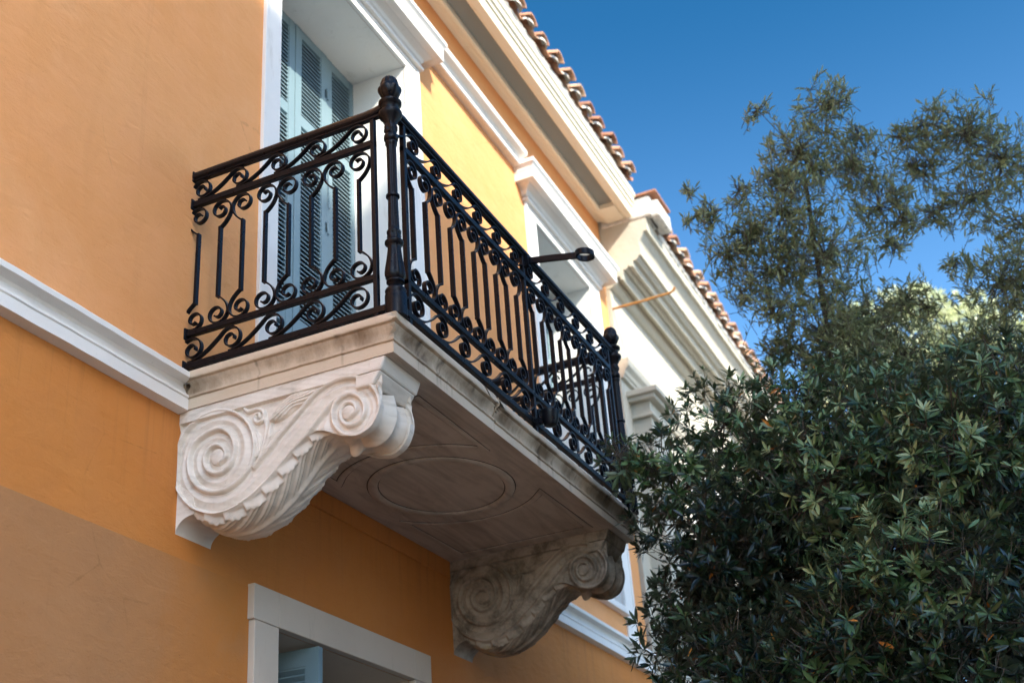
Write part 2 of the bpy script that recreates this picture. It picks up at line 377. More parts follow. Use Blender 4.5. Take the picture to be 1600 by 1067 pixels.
# impost band across the wall between the door hoods
def band(x0, x1):
    mb = MB(); sh = -.06
    mb.extx([(.01, 3.385), (-.045, 3.385), (-.05, 3.392), (-.05, 3.415), (-.046, 3.42), (-.040, 3.424), (-.044, 3.440), (-.055, 3.458), (-.072, 3.466), (-.086, 3.470), (-.090, 3.478), (-.090, 3.515), (.01, 3.522)], x0, x1); mb.V = [(x, y*1.25, z+sh) for x, y, z in mb.V]
    return mb.ob('impost_band', M_white, house, smooth=30, settle=True)
band(HX0, .36); band(2.30, 3.74); band(5.52, HX1-.03)

def surround(x0, x1, xi0, xi1, zi, name, hx0, hx1, zb=.0):
    # door surround > hood, shutter leaves; opening reveal .38 deep
    w_ = thing(name, '', ''); del w_['label']; del w_['category']; w_.parent = house
    mb = MB()
    for (a0, a1, b0, b1) in ((x0, x0+.035, xi0, 0), (x1-.035, x1, xi1, 0)):
        mb.box(a0, a1, -.020, .01, zb, zi+.075)
    mb.box(x0+.035, xi0, -.014, .01, zb, zi+.049); mb.box(xi1, x1-.035, -.014, .01, zb, zi+.049)
    mb.box(xi0, xi1, -.014, .01, zi, zi+.049)
    mb.box(x0+.037, x1-.037, -.018, .01, zi+.0495, zi+.076)
    mb.box(x0-.015, x1+.015, -.045, .01, zi+.0765, zi+.100)
    if zb > .1:
        mb.box(x0+.035, xi0, -.0145, .01, 0, zb); mb.box(xi1, x1-.035, -.0145, .01, 0, zb); mb.box(x0, x0+.034, -.0195, .01, 0, zb); mb.box(x1-.034, x1, -.0195, .01, 0, zb); mb.box(xi0+.001, xi1-.001, -.05, .30, zb-.05, zb-.002)
    mb.ob('frame', M_white, w_, bevel=.004, settle=True)
    mb = MB(); yb = .42; yf = .0105
    mb.add([(xi0, yf, zb), (xi0, yb, zb), (xi0, yb, zi), (xi0, yf, zi)], [(0, 1, 2, 3)])
    mb.add([(xi1, yf, zb), (xi1, yb, zb), (xi1, yb, zi), (xi1, yf, zi)], [(0, 3, 2, 1)])
    mb.add([(xi0, yf, zi), (xi0, yb, zi), (xi1, yb, zi), (xi1, yf, zi)], [(0, 1, 2, 3)])
    mb.add([(xi0, yf, zb), (xi0, yb, zb), (xi1, yb, zb), (xi1, yf, zb)], [(0, 3, 2, 1)])
    mb.ob('reveal', M_white, w_, settle=True)
    mb = MB(); mb.box(xi0-.2, xi1+.2, .47, .9, zb-.1, zi+.2); mb.ob('dark_room', M_dark, w_, settle=True)
    if hx0 is not None:
        z = zi+.17; H = []
        prof = [(.01, z-.055), (-.03, z-.056), (-.045, z-.045), (-.055, z-.022), (-.075, z-.008), (-.09, z), (-.095, z+.006), (-.148, z), (-.150, z+.003), (-.150, z+.078), (-.153, z+.084), (-.150, z+.092), (-.156, z+.112), (-.168, z+.124), (-.172, z+.128), (-.172, z+.158), (.01, z+.172)]
        # returns at both ends
        xs = (hx0+.16, hx1-.16); R = []
        for (y, zz_) in prof:
            o = -y-.15
            R.append([(hx0+ (-o if y < 0 else -o), .0, zz_), (hx0-o, y, zz_), (hx1+o, y, zz_), (hx1+o, .0, zz_)])
        mb = MB(); mb.grid(R, 0, flip=True)
        mb.ob('hood', M_white, w_, smooth=30, settle=True)
    return w_

def shutter_leaf(w, h, parent, z_rails, hinge=True):
    # local: x 0..w, y 0..0.035 (front at y=0), z 0..h
    mb = MB(); t = .034; s_ = .062
    mb.box(.0015, s_, 0, t, 0, h); mb.box(w-s_, w-.0015, 0, t, 0, h)
    zs = [0]+z_rails+[h]
    rails = []
    for i, z in enumerate(zs):
        a_ = (0, .12) if i == 0 else ((h-.075, h) if i == len(zs)-1 else (z-.038, z+.038))
        mb.box(s_, w-s_, .002, t-.002, *a_); rails.append(a_)
    for i in range(len(rails)-1):
        z0, z1 = rails[i][1]+.012, rails[i+1][0]-.006
        # thin inner bead
        mb.box(s_, s_+.008, .004, t-.003, z0-.012, z1+.006); mb.box(w-s_-.008, w-s_, .004, t-.003, z0-.012, z1+.006)
        n = int((z1-z0)/.029); p = (z1-z0)/n
        for k in range(n):
            z = z0+k*p+.004
            # slat sloping down towards the outside
            yf, yb2 = .001, t-.001
            mb.extx([(yf, z-.006), (yf, z+.001), (yb2, z+.029), (yb2, z+.022)], s_+.004, w-s_-.004)
    o = mb.ob('shutter', M_shut, parent)
    return o
def hinges(sh, x, zs):
    for z in zs:
        mb = MB(); mb.tube([(x, -.008, z-.04), (x, -.008, z+.04)], .008, 8); mb.box(x-.022, x+.022, -.004, .001, z-.032, z+.032)
        mb.ob('hinge', M_shut, sh, smooth=40)

ws1 = surround(.49, 2.185, .635, 2.015, 3.035, 'french_window', .375, 2.285)
ws2 = surround(3.86, 5.37, 4.05, 5.17, 3.035, 'french_window', 3.72, 5.50, .24)
wx = (2.04-.66)/4   # leaves run behind the reveal edge
base = None
for k in range(4):
    if base is None: base = shutter_leaf(wx, 3.03, ws1, [.98, 2.34]); o = base
    else: o = copy_part(base, ws1)
    o.location = (.66+k*wx, .375+(.004 if k % 2 else 0), .015)
    if k == 3: hinges(o, 0.0, [.5, 1.75, 2.72])
wx2 = (5.20-4.08)/4; base = None
for k in range(4):
    if base is None: base = shutter_leaf(wx2, 2.76, ws2, [.80, 2.12]); o = base
    else: o = copy_part(base, ws2)
    o.location = (4.045+k*wx2, .375, .225)
# espagnolette bar on window 1
mb = MB(); mb.tube([(1.70, .365, 1.9), (1.70, .365, 2.45)], .006, 6); mb.box(1.69, 1.71, .355, .376, 2.2, 2.3); mb.ob('latch_bar', M_shut, ws1)

# lower windows
def lower_window(x0, x1, xi0, xi1, zt, zi, zb):
    w_ = thing('ground_floor_window', '', ''); del w_['label']; del w_['category']; w_.parent = house
    mb = MB()
    mb.box(x0-.012, xi0, -.032, .01, -.865, zt); mb.box(x0, xi0, -.03, .01, zb, -.866)
    mb.box(xi1, x1+.012, -.032, .01, -.865, zt); mb.box(xi1, x1, -.03, .01, zb, -.866)
    mb.box(xi0, xi1, -.032, .01, zi, zt)
    mb.ob('frame', M_stonepaint, w_, bevel=.004)
    mb = MB(); yb = .45; yf = .0105
    mb.add([(xi0, yf, zb), (xi0, yb, zb), (xi0, yb, zi), (xi0, yf, zi)], [(0, 1, 2, 3)])
    mb.add([(xi1, yf, zb), (xi1, yb, zb), (xi1, yb, zi), (xi1, yf, zi)], [(0, 3, 2, 1)])
    mb.add([(xi0, yf, zi), (xi0, yb, zi), (xi1, yb, zi), (xi1, yf, zi)], [(0, 1, 2, 3)])
    mb.add([(xi0, yf, zb), (xi0, yb, zb), (xi1, yb, zb), (xi1, yf, zb)], [(0, 3, 2, 1)])
    mb.ob('reveal', M_stonepaint, w_)
    mb = MB()
    for a0, a1, b0, b1 in ((xi0, xi0+.05, zb, zi), (xi1-.05, xi1, zb, zi), (xi0+.05, xi1-.05, zi-.06, zi-.001), ((xi0+xi1)/2-.04, (xi0+xi1)/2+.04, zb, zi-.06), (xi0+.05, xi1-.05, zi-.62, zi-.59)): mb.box(a0, a1, .41, .44, b0, b1)
    cs = mb.ob('casement', M_shut, w_, bevel=.003)
    mb = MB(); mb.box(xi0+.04, xi1-.04, .445, .45, zb, zi-.02); mb.ob('pane', M_glass, cs)
    mb = MB(); mb.box(xi0-.2, xi1+.2, .46, .9, zb-.1, zi+.2); mb.ob('dark_room', M_dark, w_)
    return w_
lw = lower_window(.50, 1.985, .67, 1.83, -.72, -.865, -2.55)
s1 = shutter_leaf(.30, 1.66, lw, [.8]); s1.location = (1.0, -.03, -2.54); s1.rotation_euler = (0, 0, math.radians(93))
s2 = copy_part(s1, lw); s2.location = (.695, .37, -2.54); s2.rotation_euler = (0, 0, 0)
lw2 = lower_window(3.88, 5.34, 4.05, 5.17, -.72, -.865, -2.55)
s3 = copy_part(s1, lw2); s3.location = (4.09, .37, -2.54); s3.rotation_euler = (0, 0, 0)

# the window further left
ws0 = lower = thing('side_window', '', ''); del ws0['label']; del ws0['category']; ws0.parent = house
mb = MB(); mb.box(-5.15, -5.0, -.04, .01, .8, 3.2); mb.box(-3.6, -3.45, -.04, .01, .8, 3.2); mb.box(-5.0, -3.6, -.04, .01, 3.05, 3.2); mb.box(-5.0, -3.6, -.04, .01, .8, .9); mb.ob('frame', M_white, ws0, bevel=.004)
for k in range(4):
    o = copy_part(base, ws0); o.location = (-5.0+k*.35, .2, .9); o.scale = (.35/wx2, 1, 2.15/2.76)
mb = MB(); mb.box(-5.1, -3.5, .3, .7, .8, 3.2); mb.ob('dark_room', M_dark, ws0)

# ------------------------------------------------------------------ balcony
balc = thing('balcony', 'carved white marble balcony with two scroll brackets and black wrought iron railing', 'balcony')
L, D = 2.60, .962
PR = [(0, -.150), (0, -.106), (-.006, -.102), (.003, -.098), (.004, -.090), (-.003, -.086), (-.002, -.072), (.006, -.055), (.015, -.044), (.017, -.037), (.022, -.035), (.030, -.033), (.032, -.029), (.032, -.006), (.029, 0)]
def slab(x0, x1, left, right, dz, name):
    mb = MB(); R = []; H = []
    for o, z in PR:
        P = []
        if left: P += [(x0-o, 0.005, z), (x0-o, -D-o, z)]
        else: P += [(x0, -D-o, z)]
        if right: P += [(x1+o, -D-o, z), (x1+o, 0.005, z)]
        else: P += [(x1, -D-o, z)]
        # subdivide the long edge so it can be worn
        Q = []
        for a_, b_ in zip(P[:-1], P[1:]):
            n = max(1, int((Vector(b_)-Vector(a_)).length/.02))
            for k in range(n): Q.append(tuple(Vector(a_).lerp(Vector(b_), k/n)))
        Q.append(P[-1]); R.append(Q)
    wob = random.Random(5)
    mb.grid(R, 0, flip=False)
    n = len(R[0])
    bot = [R[0][i] for i in range(n)]; top = [R[-1][i] for i in range(n)]
    if not left: bot = [(x0, .005, -.15)]+bot; top = [(x0, .005, 0)]+top
    if not right: bot = bot+[(x1, .005, -.15)]; top = top+[(x1, .005, 0)]
    mb.add(bot, [tuple(range(len(bot)))[::-1]], 1); mb.add(top, [tuple(range(len(top)))])
    if not left: mb.add([(x0, .005, -.15)]+[(x0, -D-o, z) for o, z in PR]+[(x0, .005, 0)], [tuple(range(len(PR)+2))[::-1]])
    if not right: mb.add([(x1, .005, -.15)]+[(x1, -D-o, z) for o, z in PR]+[(x1, .005, 0)], [tuple(range(len(PR)+2))])
    # worn edges: tiny push in/out along the exposed faces
    V = np.array(mb.V)
    ph = V[:, 0]*37+V[:, 1]*41
    V[:, 2] += (.0007*np.sin(ph)+.0006*np.sin(ph*2.7+1))*(V[:, 2] > -.149)*(V[:, 2] < -.003)
    V[:, 2] += dz*(V[:, 2] > -.149)
    mb.V = [tuple(v) for v in V]
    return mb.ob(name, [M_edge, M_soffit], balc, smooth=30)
XJ = .86
slab(0, XJ, True, False, 0, 'slab'); slab(XJ+.0025, L, False, True, -.006, 'slab')

# carved soffit: raised bands with grime in their edges
def ribbon(mb, mg, path, w_, h, closed):
    hw = w_/2
    mb.sweep(path, [(-hw, 0.002), (-hw, -h*.6), (-hw+.006, -h), (hw-.006, -h), (hw, -h*.6), (hw, 0.002)], (0, 0, 1), closed)
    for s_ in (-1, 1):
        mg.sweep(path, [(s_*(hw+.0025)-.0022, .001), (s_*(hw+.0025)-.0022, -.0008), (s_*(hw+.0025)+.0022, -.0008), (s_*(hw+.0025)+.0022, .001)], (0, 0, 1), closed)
mb, mg = MB(), MB()
ell = lambda a_, b_, n=96, t0=0, t1=2*PI, e=0: [(1.31+a_*math.cos(t0+(t1-t0)*k/(n-e)), -.48+b_*math.sin(t0+(t1-t0)*k/(n-e)), -.150) for k in range(n)]
ribbon(mb, mg, ell(.36, .305), .045, .010, True)
for sx in (-1, 1):
    a0 = math.acos(-.0+.60)  # crossing with the front/back lines
    ys, yb_ = -.845, -.115
    tf = math.asin((ys+.48)/.46); tb = math.asin((yb_+.48)/.46)
    arc = [(1.31-sx*-.50*math.cos(t)*1.0, -.48+.46*math.sin(t), -.150) for t in np.linspace(tf, tb, 40)]
    xo = 1.31+sx*.915
    path = [(xo, ys, -.150)]+arc+[(xo, yb_, -.150)]
    if sx < 0: path = path[::-1]
    ribbon(mb, mg, path, .030, .006, True)
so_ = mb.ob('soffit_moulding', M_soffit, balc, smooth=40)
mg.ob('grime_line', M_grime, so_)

# --- scroll brackets (consoles)
rimL = [(0.281, -0.598), (0.226, -0.608), (0.161, -0.602), (0.077, -0.561), (0.015, -0.493), (-0.012, -0.435), (-0.014, -0.367), (0.0, -0.285), (0.041, -0.222), (0.105, -0.190), (0.184, -0.184), (0.262, -0.214), (0.32, -0.272), (0.347, -0.338), (0.349, -0.395), (0.336, -0.442), (0.302, -0.483), (0.238, -0.516), (0.175, -0.517), (0.112, -0.490), (0.066, -0.439), (0.047, -0.365), (0.067, -0.302), (0.12, -0.268), (0.187, -0.262), (0.238, -0.297), (0.261, -0.355), (0.249, -0.412), (0.213, -0.441), (0.17, -0.441), (0.133, -0.412), (0.122, -0.368), (0.142, -0.335), (0.177, -0.327), (0.212, -0.350), (0.219, -0.386), (0.193, -0.402)]
rimS = [(0.349, -0.455), (0.404, -0.408), (0.451, -0.365), (0.514, -0.311), (0.569, -0.262), (0.62, -0.223), (0.675, -0.199), (0.749, -0.193), (0.825, -0.221), (0.877, -0.286), (0.890, -0.350), (0.866, -0.410), (0.807, -0.437), (0.746, -0.424), (0.704, -0.379), (0.692, -0.324), (0.711, -0.281), (0.763, -0.264), (0.809, -0.29), (0.829, -0.341), (0.807, -0.384), (0.762, -0.390), (0.731, -0.362), (0.727, -0.323), (0.748, -0.299), (0.780, -0.305), (0.793, -0.336), (0.770, -0.355)]
bandlow = [(0.226, -0.608), (0.281, -0.596), (0.344, -0.570), (0.407, -0.528), (0.469, -0.478), (0.523, -0.429), (0.577, -0.382), (0.624, -0.338), (0.660, -0.306), (0.692, -0.280), (0.745, -0.260)]
sil = [(-.0, -.30), (-.002, -.442), (0.018, -0.495), (0.077, -0.561), (0.161, -0.602), (0.226, -0.608), (0.281, -0.598), (0.344, -0.572), (0.407, -0.531), (0.469, -0.481), (0.523, -0.435), (0.577, -0.400), (0.625, -0.383), (0.668, -0.392), (0.705, -0.412), (0.746, -0.430), (0.807, -0.441), (0.862, -0.416), (0.892, -0.365), (0.897, -0.315), (0.885, -0.255)]
S_ = catmull(sil, 10)
CW = .262
def poly_dist(P, Q):
    # distance of points P (n,2) to polyline Q (m,2) and arclength parameter
    best = np.full(len(P), 9.0); side = np.zeros(len(P)); par = np.zeros(len(P))
    s_ = 0
    tot = np.sum(np.linalg.norm(np.diff(Q, axis=0), axis=1))
    for a_, b_ in zip(Q[:-1], Q[1:]):
        d = b_-a_; l2 = d@d
        if l2 < 1e-12: continue
        t = np.clip(((P-a_)@d)/l2, 0, 1); v = P-(a_+t[:, None]*d); dd = np.hypot(v[:, 0], v[:, 1])
        mk = dd < best; best[mk] = dd[mk]; side[mk] = np.sign(d[0]*v[mk, 1]-d[1]*v[mk, 0]); par[mk] = (s_+t[mk]*math.sqrt(l2))/tot
        s_ += math.sqrt(l2)
    return best, side, par
def relief(U, Z):
    P = np.stack([U.ravel(), Z.ravel()], 1)
    qL, qS, qB = catmull(rimL, 6), catmull(rimS, 6), catmull(bandlow, 6)
    h = np.zeros(len(P))
    dL, sL, pL = poly_dist(P, qL); dS, sS, pS = poly_dist(P, qS); dB, sB, pB = poly_dist(P, qB)
    cL = np.hypot(P[:, 0]-.175, P[:, 1]+.385); cS = np.hypot(P[:, 0]-.79, P[:, 1]+.325)
    # spandrel ground is sunk; scroll body stands 16 mm proud of it
    inL = cL < np.interp(np.arctan2(P[:, 1]+.385, P[:, 0]-.175), [-PI, -PI/2, 0, PI/2, PI], [.19, .24, .176, .198, .19])
    above = np.interp(P[:, 0], [q[0] for q in rimS[:8]], [q[1] for q in rimS[:8]])
    inS = (P[:, 0] > .35) & (P[:, 1] < above) & (P[:, 0] < .80)
    inS |= (cS < .128)
    low = (P[:, 0] > .2) & (P[:, 0] <= .36) & (P[:, 1] < np.interp(P[:, 0], [.2, .349, .36], [-.52, -.455, -.44]))
    body = inL | inS | low
    h = np.where(body, .020, 0.0)
    # channel: the scroll band is dished between its rims
    dmin = np.minimum(np.minimum(dL, dS), dB)
    h -= np.where(body, .0200*(1-np.exp(-(np.clip(dmin-.004, 0, 1)/.008)**2)), 0)
    h += np.where(body, .012*np.clip((dmin-.014)/.028, 0, 1)**1.3, 0)
    rim = lambda d, w_: np.exp(-(d/w_)**4)
    h = np.maximum(h, .022*np.maximum(rim(dL, .0068), np.maximum(rim(dS, .0062), rim(dB, .0058))))
    # deep shadow groove on the outer side of each turn
    h -= .0075*np.exp(-((dL-.0125)/.0035)**2)*(sL < 0)*(body)
    h -= .0075*np.exp(-((dS-.0115)/.0032)**2)*(sS > 0)*(body & (P[:, 0] > .55))*0
    h -= .006*np.exp(-((dL-.0112)/.0026)**2)*body
    h -= .006*np.exp(-((dS-.0104)/.0024)**2)*(body & (P[:, 0] > .45))
    # eyes
    for (ex, ez, r) in ((.183, -.378, .032), (.760, -.338, .028)):
        d = np.hypot(P[:, 0]-ex, P[:, 1]-ez); h = np.maximum(h, np.where(d < r, .013+.009*np.sqrt(np.clip(1-(d/r)**2, 0, 1)), -1))
    # abacus strip along the top
    strip = np.clip((P[:, 1]+.204)/.004, 0, 1); h = np.maximum(h, .019*strip*(P[:, 0] < .9))
    h -= .006*np.exp(-((P[:, 1]+.207)/.003)**2)*(~body)
    # carved leaves and bud in the spandrel
    def petal(pts, w0, ht, striae, cur):
        q = catmull(pts, 8); d, s1, par = poly_dist(P, q); wd = w0*np.sin(PI*np.clip(par, .02, .98)**cur)**.7
        hh = ht*np.sqrt(np.clip(1-(d/np.maximum(wd, 1e-4))**2, 0, 1)); hh -= np.where(hh > 0, .0045*(.5+.5*np.cos(d*s1*striae)), 0)
        return hh
    fl = np.maximum.reduce([petal([(.425, -.285), (.465, -.262), (.515, -.232), (.575, -.224), (.628, -.212)], .036, .027, 620, .75),
                            petal([(.372, -.44), (.40, -.40), (.432, -.36), (.470, -.333)], .026, .017, 600, 1.2),
                            petal([(.352, -.43), (.366, -.39), (.362, -.35), (.346, -.305)], .017, .016, 700, 1.1),
                            petal([(.385, -.40), (.405, -.36), (.412, -.32), (.425, -.288)], .014, .018, 0, 1.0)])
    cu = catmull([(.300, -.207), (.318, -.222), (.345, -.221), (.372, -.228), (.388, -.248), (.382, -.272), (.360, -.277), (.345, -.262), (.350, -.243), (.366, -.243), (.368, -.256)], 6)
    dc, _, _ = poly_dist(P, cu); fl = np.maximum(fl, .017*np.sqrt(np.clip(1-(dc/.0085)**2, 0, 1)))
    st_ = catmull([(.388, -.262), (.398, -.30), (.392, -.35), (.372, -.42)], 6); dc, _, _ = poly_dist(P, st_); fl = np.maximum(fl, .013*np.sqrt(np.clip(1-(dc/.009)**2, 0, 1)))
    h = np.maximum(h, np.where(body, -1, fl))
    # chisel texture
    h += .0006*np.sin(P[:, 0]*173+P[:, 1]*61)*np.sin(P[:, 1]*211-P[:, 0]*87)
    return h.reshape(U.shape)

def console(x0, mat, name='bracket'):
    root = bpy.data.objects.new(name, None); col.objects.link(root); root.parent = balc; root.empty_display_size = .1
    # lower silhouette as z(u)
    us = np.concatenate([np.linspace(0, .80, 380), .80+.0975*np.sin(np.linspace(0, PI/2, 80))[1:]])
    lowz = np.interp(us, np.maximum.accumulate(S_[:, 0]+np.arange(len(S_))*1e-7), S_[:, 1])
    # S_ is single valued up to its rightmost point
    kmax = int(np.argmax(S_[:, 0])); su, sz = S_[:kmax+1, 0], S_[:kmax+1, 1]
    order = np.argsort(su, kind='stable'); lowz = np.interp(us, su[order], sz[order])
    topz = np.full_like(us, -.150)
    nz = 240; T = np.linspace(0, 1, nz)
    U = np.repeat(us[:, None], nz, 1); Z = topz[:, None]+(lowz-topz)[:, None]*T[None, :]
    H = relief(U, Z)
    # the abacus strip ends sloping: clip everything right of the scroll to the cylinder
    for side in (0, 1):
        mb = MB(); X = (x0+.022-H) if side == 0 else (x0+CW-.022+H)
        n, k = U.shape
        P = [[(X[i, j], -U[i, j], Z[i, j]) for j in range(k)] for i in range(n)]
        mb.grid(P, 0, flip=(side == 0))
        # edge back into the body along the lower outline
        edge = [[(X[i, -1], -U[i, -1], Z[i, -1]), (x0+CW/2, -U[i, -1]*.995, Z[i, -1]+.004)] for i in range(n)]
        mb.grid([[P[i][-1], (x0+(.03 if side == 0 else CW-.03), -U[i, -1], Z[i, -1]+.0)] for i in range(n)], 0, flip=(side == 0))
        mb.ob('scroll_relief', mat, root, smooth=50)
    # underside: acanthus leaf, then the rolled front
    arc = S_; seg = np.concatenate([[0], np.cumsum(np.linalg.norm(np.diff(arc, axis=0), axis=1))]); tot = seg[-1]
    ns, nx = 330, 76
    ss = np.linspace(.10, tot, ns); A = np.stack([np.interp(ss, seg, arc[:, 0]), np.interp(ss, seg, arc[:, 1])], 1)
    tn = np.gradient(A, axis=0); tn /= np.linalg.norm(tn, axis=1)[:, None]; N = np.stack([tn[:, 1], -tn[:, 0]], 1)   # outwards (down/front)
    s_leaf0 = np.interp(.06, arc[:30, 0], seg[:30]); iB = int(np.argmin(np.abs(arc[:, 0]-.70))); s_leaf1 = seg[iB]
    xx = np.linspace(-1, 1, nx); mb = MB(); P = []
    for i in range(ns):
        s_ = ss[i]; row = []
        lf = (s_-s_leaf0)/(s_leaf1-s_leaf0)
        for j in range(nx):
            q = xx[j]; aq = abs(q)
            if lf < 1.0:
                e = max(0, min(1, lf))
                bulge = .046*(math.sin(PI*min(1, max(0, (lf+.05)/1.0)))**.8)*(1-q*q*.85)
                tt = (s_*11.5) % 1.0
                margin = .80+.17*(1-tt)**1.3 if tt > .12 else .80+.17*(1-.12)**1.3*(tt/.12)
                ins = 1/(1+math.exp(-(margin-aq)/.012))
                ph = s_*11.5-2.6*aq**1.15
                rib = abs(math.sin(PI*ph))**.65
                leafh = .010+.009*rib*min(1, aq*2.2)+.0022*math.cos(2*PI*3*ph)*min(1, aq*2)+.010*math.exp(-(aq/.10)**2)+.004*math.exp(-((aq-margin+.05)/.05)**2)
                env = min(1, (1-e)*8)*min(1, .2+e*9)
                d = bulge*(.62+.38*ins)+leafh*ins*env
                if aq > .93: d *= max(0, (1-aq)/.07)
            else:
                f = (s_-s_leaf1)/(tot-s_leaf1)
                w1 = min(1, f*9)
                # flanges at the edges, a fillet in the middle, hollow cushions between
                d = -.030*(abs(math.sin(PI*(q+1)*1.0))**1.1)*w1
                d += .006*math.exp(-((aq)/.07)**2)*w1*0
                d -= .010*math.exp(-((aq-.86)/.03)**2)*w1
                # leaf tip knob
                if f < .16: d += .034*math.exp(-(q/.42)**2)*math.sin(PI*f/.16)**.6*(1+.22*math.cos(q*16))
            y = -(A[i, 0]+N[i, 0]*d); z = A[i, 1]+N[i, 1]*d
            row.append((x0+CW/2+q*(CW/2-.0005), y, z))
        P.append(row)
    mb.grid(P, 0, flip=True)
    mb.ob('acanthus_leaf', mat, root, smooth=60)
    # abacus blocks
    mb = MB()
    def ab(o, y1, z0, z1, y2):
        xa, xb = x0-o, x0+CW+o
        mb.add([(xa+.012, .0, z1), (xb-.012, .0, z1), (xb-.012, y2, z1), (xa+.012, y2, z1), (xa, .0, z0), (xb, .0, z0), (xb, y1, z0), (xa, y1, z0), (xa, .0, (z0+z1*2)/3), (xb, 0, (z0+z1*2)/3), (xb, y1, (z0+2*z1)/3), (xa, y1, (z0+2*z1)/3)],
               [(0, 1, 2, 3), (8, 9, 1, 0)[::-1], (9, 10, 2, 1)[::-1], (10, 11, 3, 2)[::-1], (11, 8, 0, 3)[::-1], (4, 5, 9, 8)[::-1], (5, 6, 10, 9)[::-1], (6, 7, 11, 10)[::-1], (7, 4, 8, 11)[::-1], (4, 7, 6, 5)])
    mb.box(x0+.004, x0+CW-.004, -.86, 0, -.195, -.1495)
    # two stepped front pieces, wider towards the right end like the photo's cap
    mb.add([(x0-.0012, -.86, -.1495), (x0+CW+.018, -.86, -.1495), (x0+CW+.018, -.925, -.1495), (x0-.0012, -.925, -.1495),
            (x0-.0012, -.86, -.203), (x0+CW+.018, -.86, -.203), (x0+CW+.018, -.903, -.203), (x0-.0012, -.903, -.203)],
           [(0, 1, 2, 3), (7, 6, 5, 4), (2, 6, 7, 3), (1, 5, 6, 2), (0, 3, 7, 4)])
    mb.add([(x0-.001, -.80, -.204), (x0+CW+.010, -.80, -.204), (x0+CW+.010, -.901, -.204), (x0-.001, -.901, -.204),
            (x0-.001, -.80, -.255), (x0+CW+.010, -.80, -.255), (x0+CW+.010, -.868, -.255), (x0-.001, -.868, -.255)],
           [(0, 1, 2, 3), (7, 6, 5, 4), (2, 6, 7, 3), (1, 5, 6, 2), (0, 3, 7, 4)])
    mb.ob('abacus', mat, root, bevel=.007)
    # coved foot block against the wall
    prof = [(0.01, -.44), (-.075, -.50), (-.082, -.583)]+[(-.082+.082*math.sin(t), -.583-.062*(1-math.cos(t))) for t in np.linspace(.1, PI/2, 10)]+[(.01, -.648)]
    mb = MB(); mb.extx(prof, x0+.014, x0+CW-.03); mb.ob('foot_block', mat, root, smooth=35)
    return root
console(.004, M_marble)
console(2.305, M_weath)['label'] = 'darkened far bracket with brown and yellow stains'

# --- railing
RH = 1.0
def spiral(uc, zc, r0, a0, turns, sgn, r1=.013, n=34):
    return [(uc+(r0+(r1-r0)*(k/n)**.85)*math.cos(a0+sgn*2*PI*turns*k/n), zc+(r0+(r1-r0)*(k/n)**.85)*math.sin(a0+sgn*2*PI*turns*k/n)) for k in range(n+1)]
def bez(p0, p1, p2, p3, n=12):
    return [tuple((1-t)**3*a_+3*(1-t)**2*t*b_+3*(1-t)*t*t*c_+t**3*d_ for a_, b_, c_, d_ in zip(p0, p1, p2, p3)) for t in [k/n for k in range(n)]]
def wave_path(zl, zc, r):
    a0 = math.radians(128); tx, tz = math.sin(a0), -math.cos(a0)
    P3 = (r*math.cos(a0), zc+r*math.sin(a0))
    return bez((-.205, zl), (-.15, zl), (P3[0]-.07*tx, P3[1]-.085*tz), P3, 14)+spiral(0, zc, r, a0, 1.42, -1)
def bal_path(sgn, r=.053):
    zt, zb = .668, .340
    top = bez((0, zt), (sgn*.012, zt+.010), (sgn*r, .705), (sgn*r, .757), 10)+spiral(0, .757, r, 0 if sgn > 0 else PI, 1.38, sgn)
    bot = bez((0, zb), (sgn*.012, zb-.010), (sgn*r, .305), (sgn*r, .258), 10)+spiral(0, .258, r, 0 if sgn > 0 else PI, 1.38, -sgn)
    return top, bot
def strip_mesh(mb, pts, wd, th, plane):
    # plane 'x': u->x, normal y ; plane 'y': u->-y, normal x
    hw, ht = wd/2, th/2; sect = [(-ht, -hw), (-ht, hw), (ht, hw), (ht, -hw)]
    if plane == 'x': mb.sweep([(u, 0, z) for u, z in pts], sect, (0, 1, 0))
    else: mb.sweep([(0, -u, z) for u, z in pts], sect, (1, 0, 0))
protos = {}
def make_wave(plane, lowrow):
    mb = MB(); strip_mesh(mb, wave_path(.070 if lowrow else .848, .124 if lowrow else .894, .056 if lowrow else .051), .019, .0065, plane)
    return mb
def make_bal(plane, sgn):
    mb = MB(); t, b = bal_path(sgn)
    strip_mesh(mb, t, .019, .0065, plane); strip_mesh(mb, b, .019, .0065, plane)
    strip_mesh(mb, [(0, .334), (0, .674)], .020, .0112, plane)
    return mb
def put(key, maker, name, parent, loc):
    if key not in protos:
        o = maker().ob(name, M_iron, parent, smooth=40); protos[key] = o
    else:
        o = protos[key].copy(); col.objects.link(o); o.parent = parent
    o.location = loc; return o
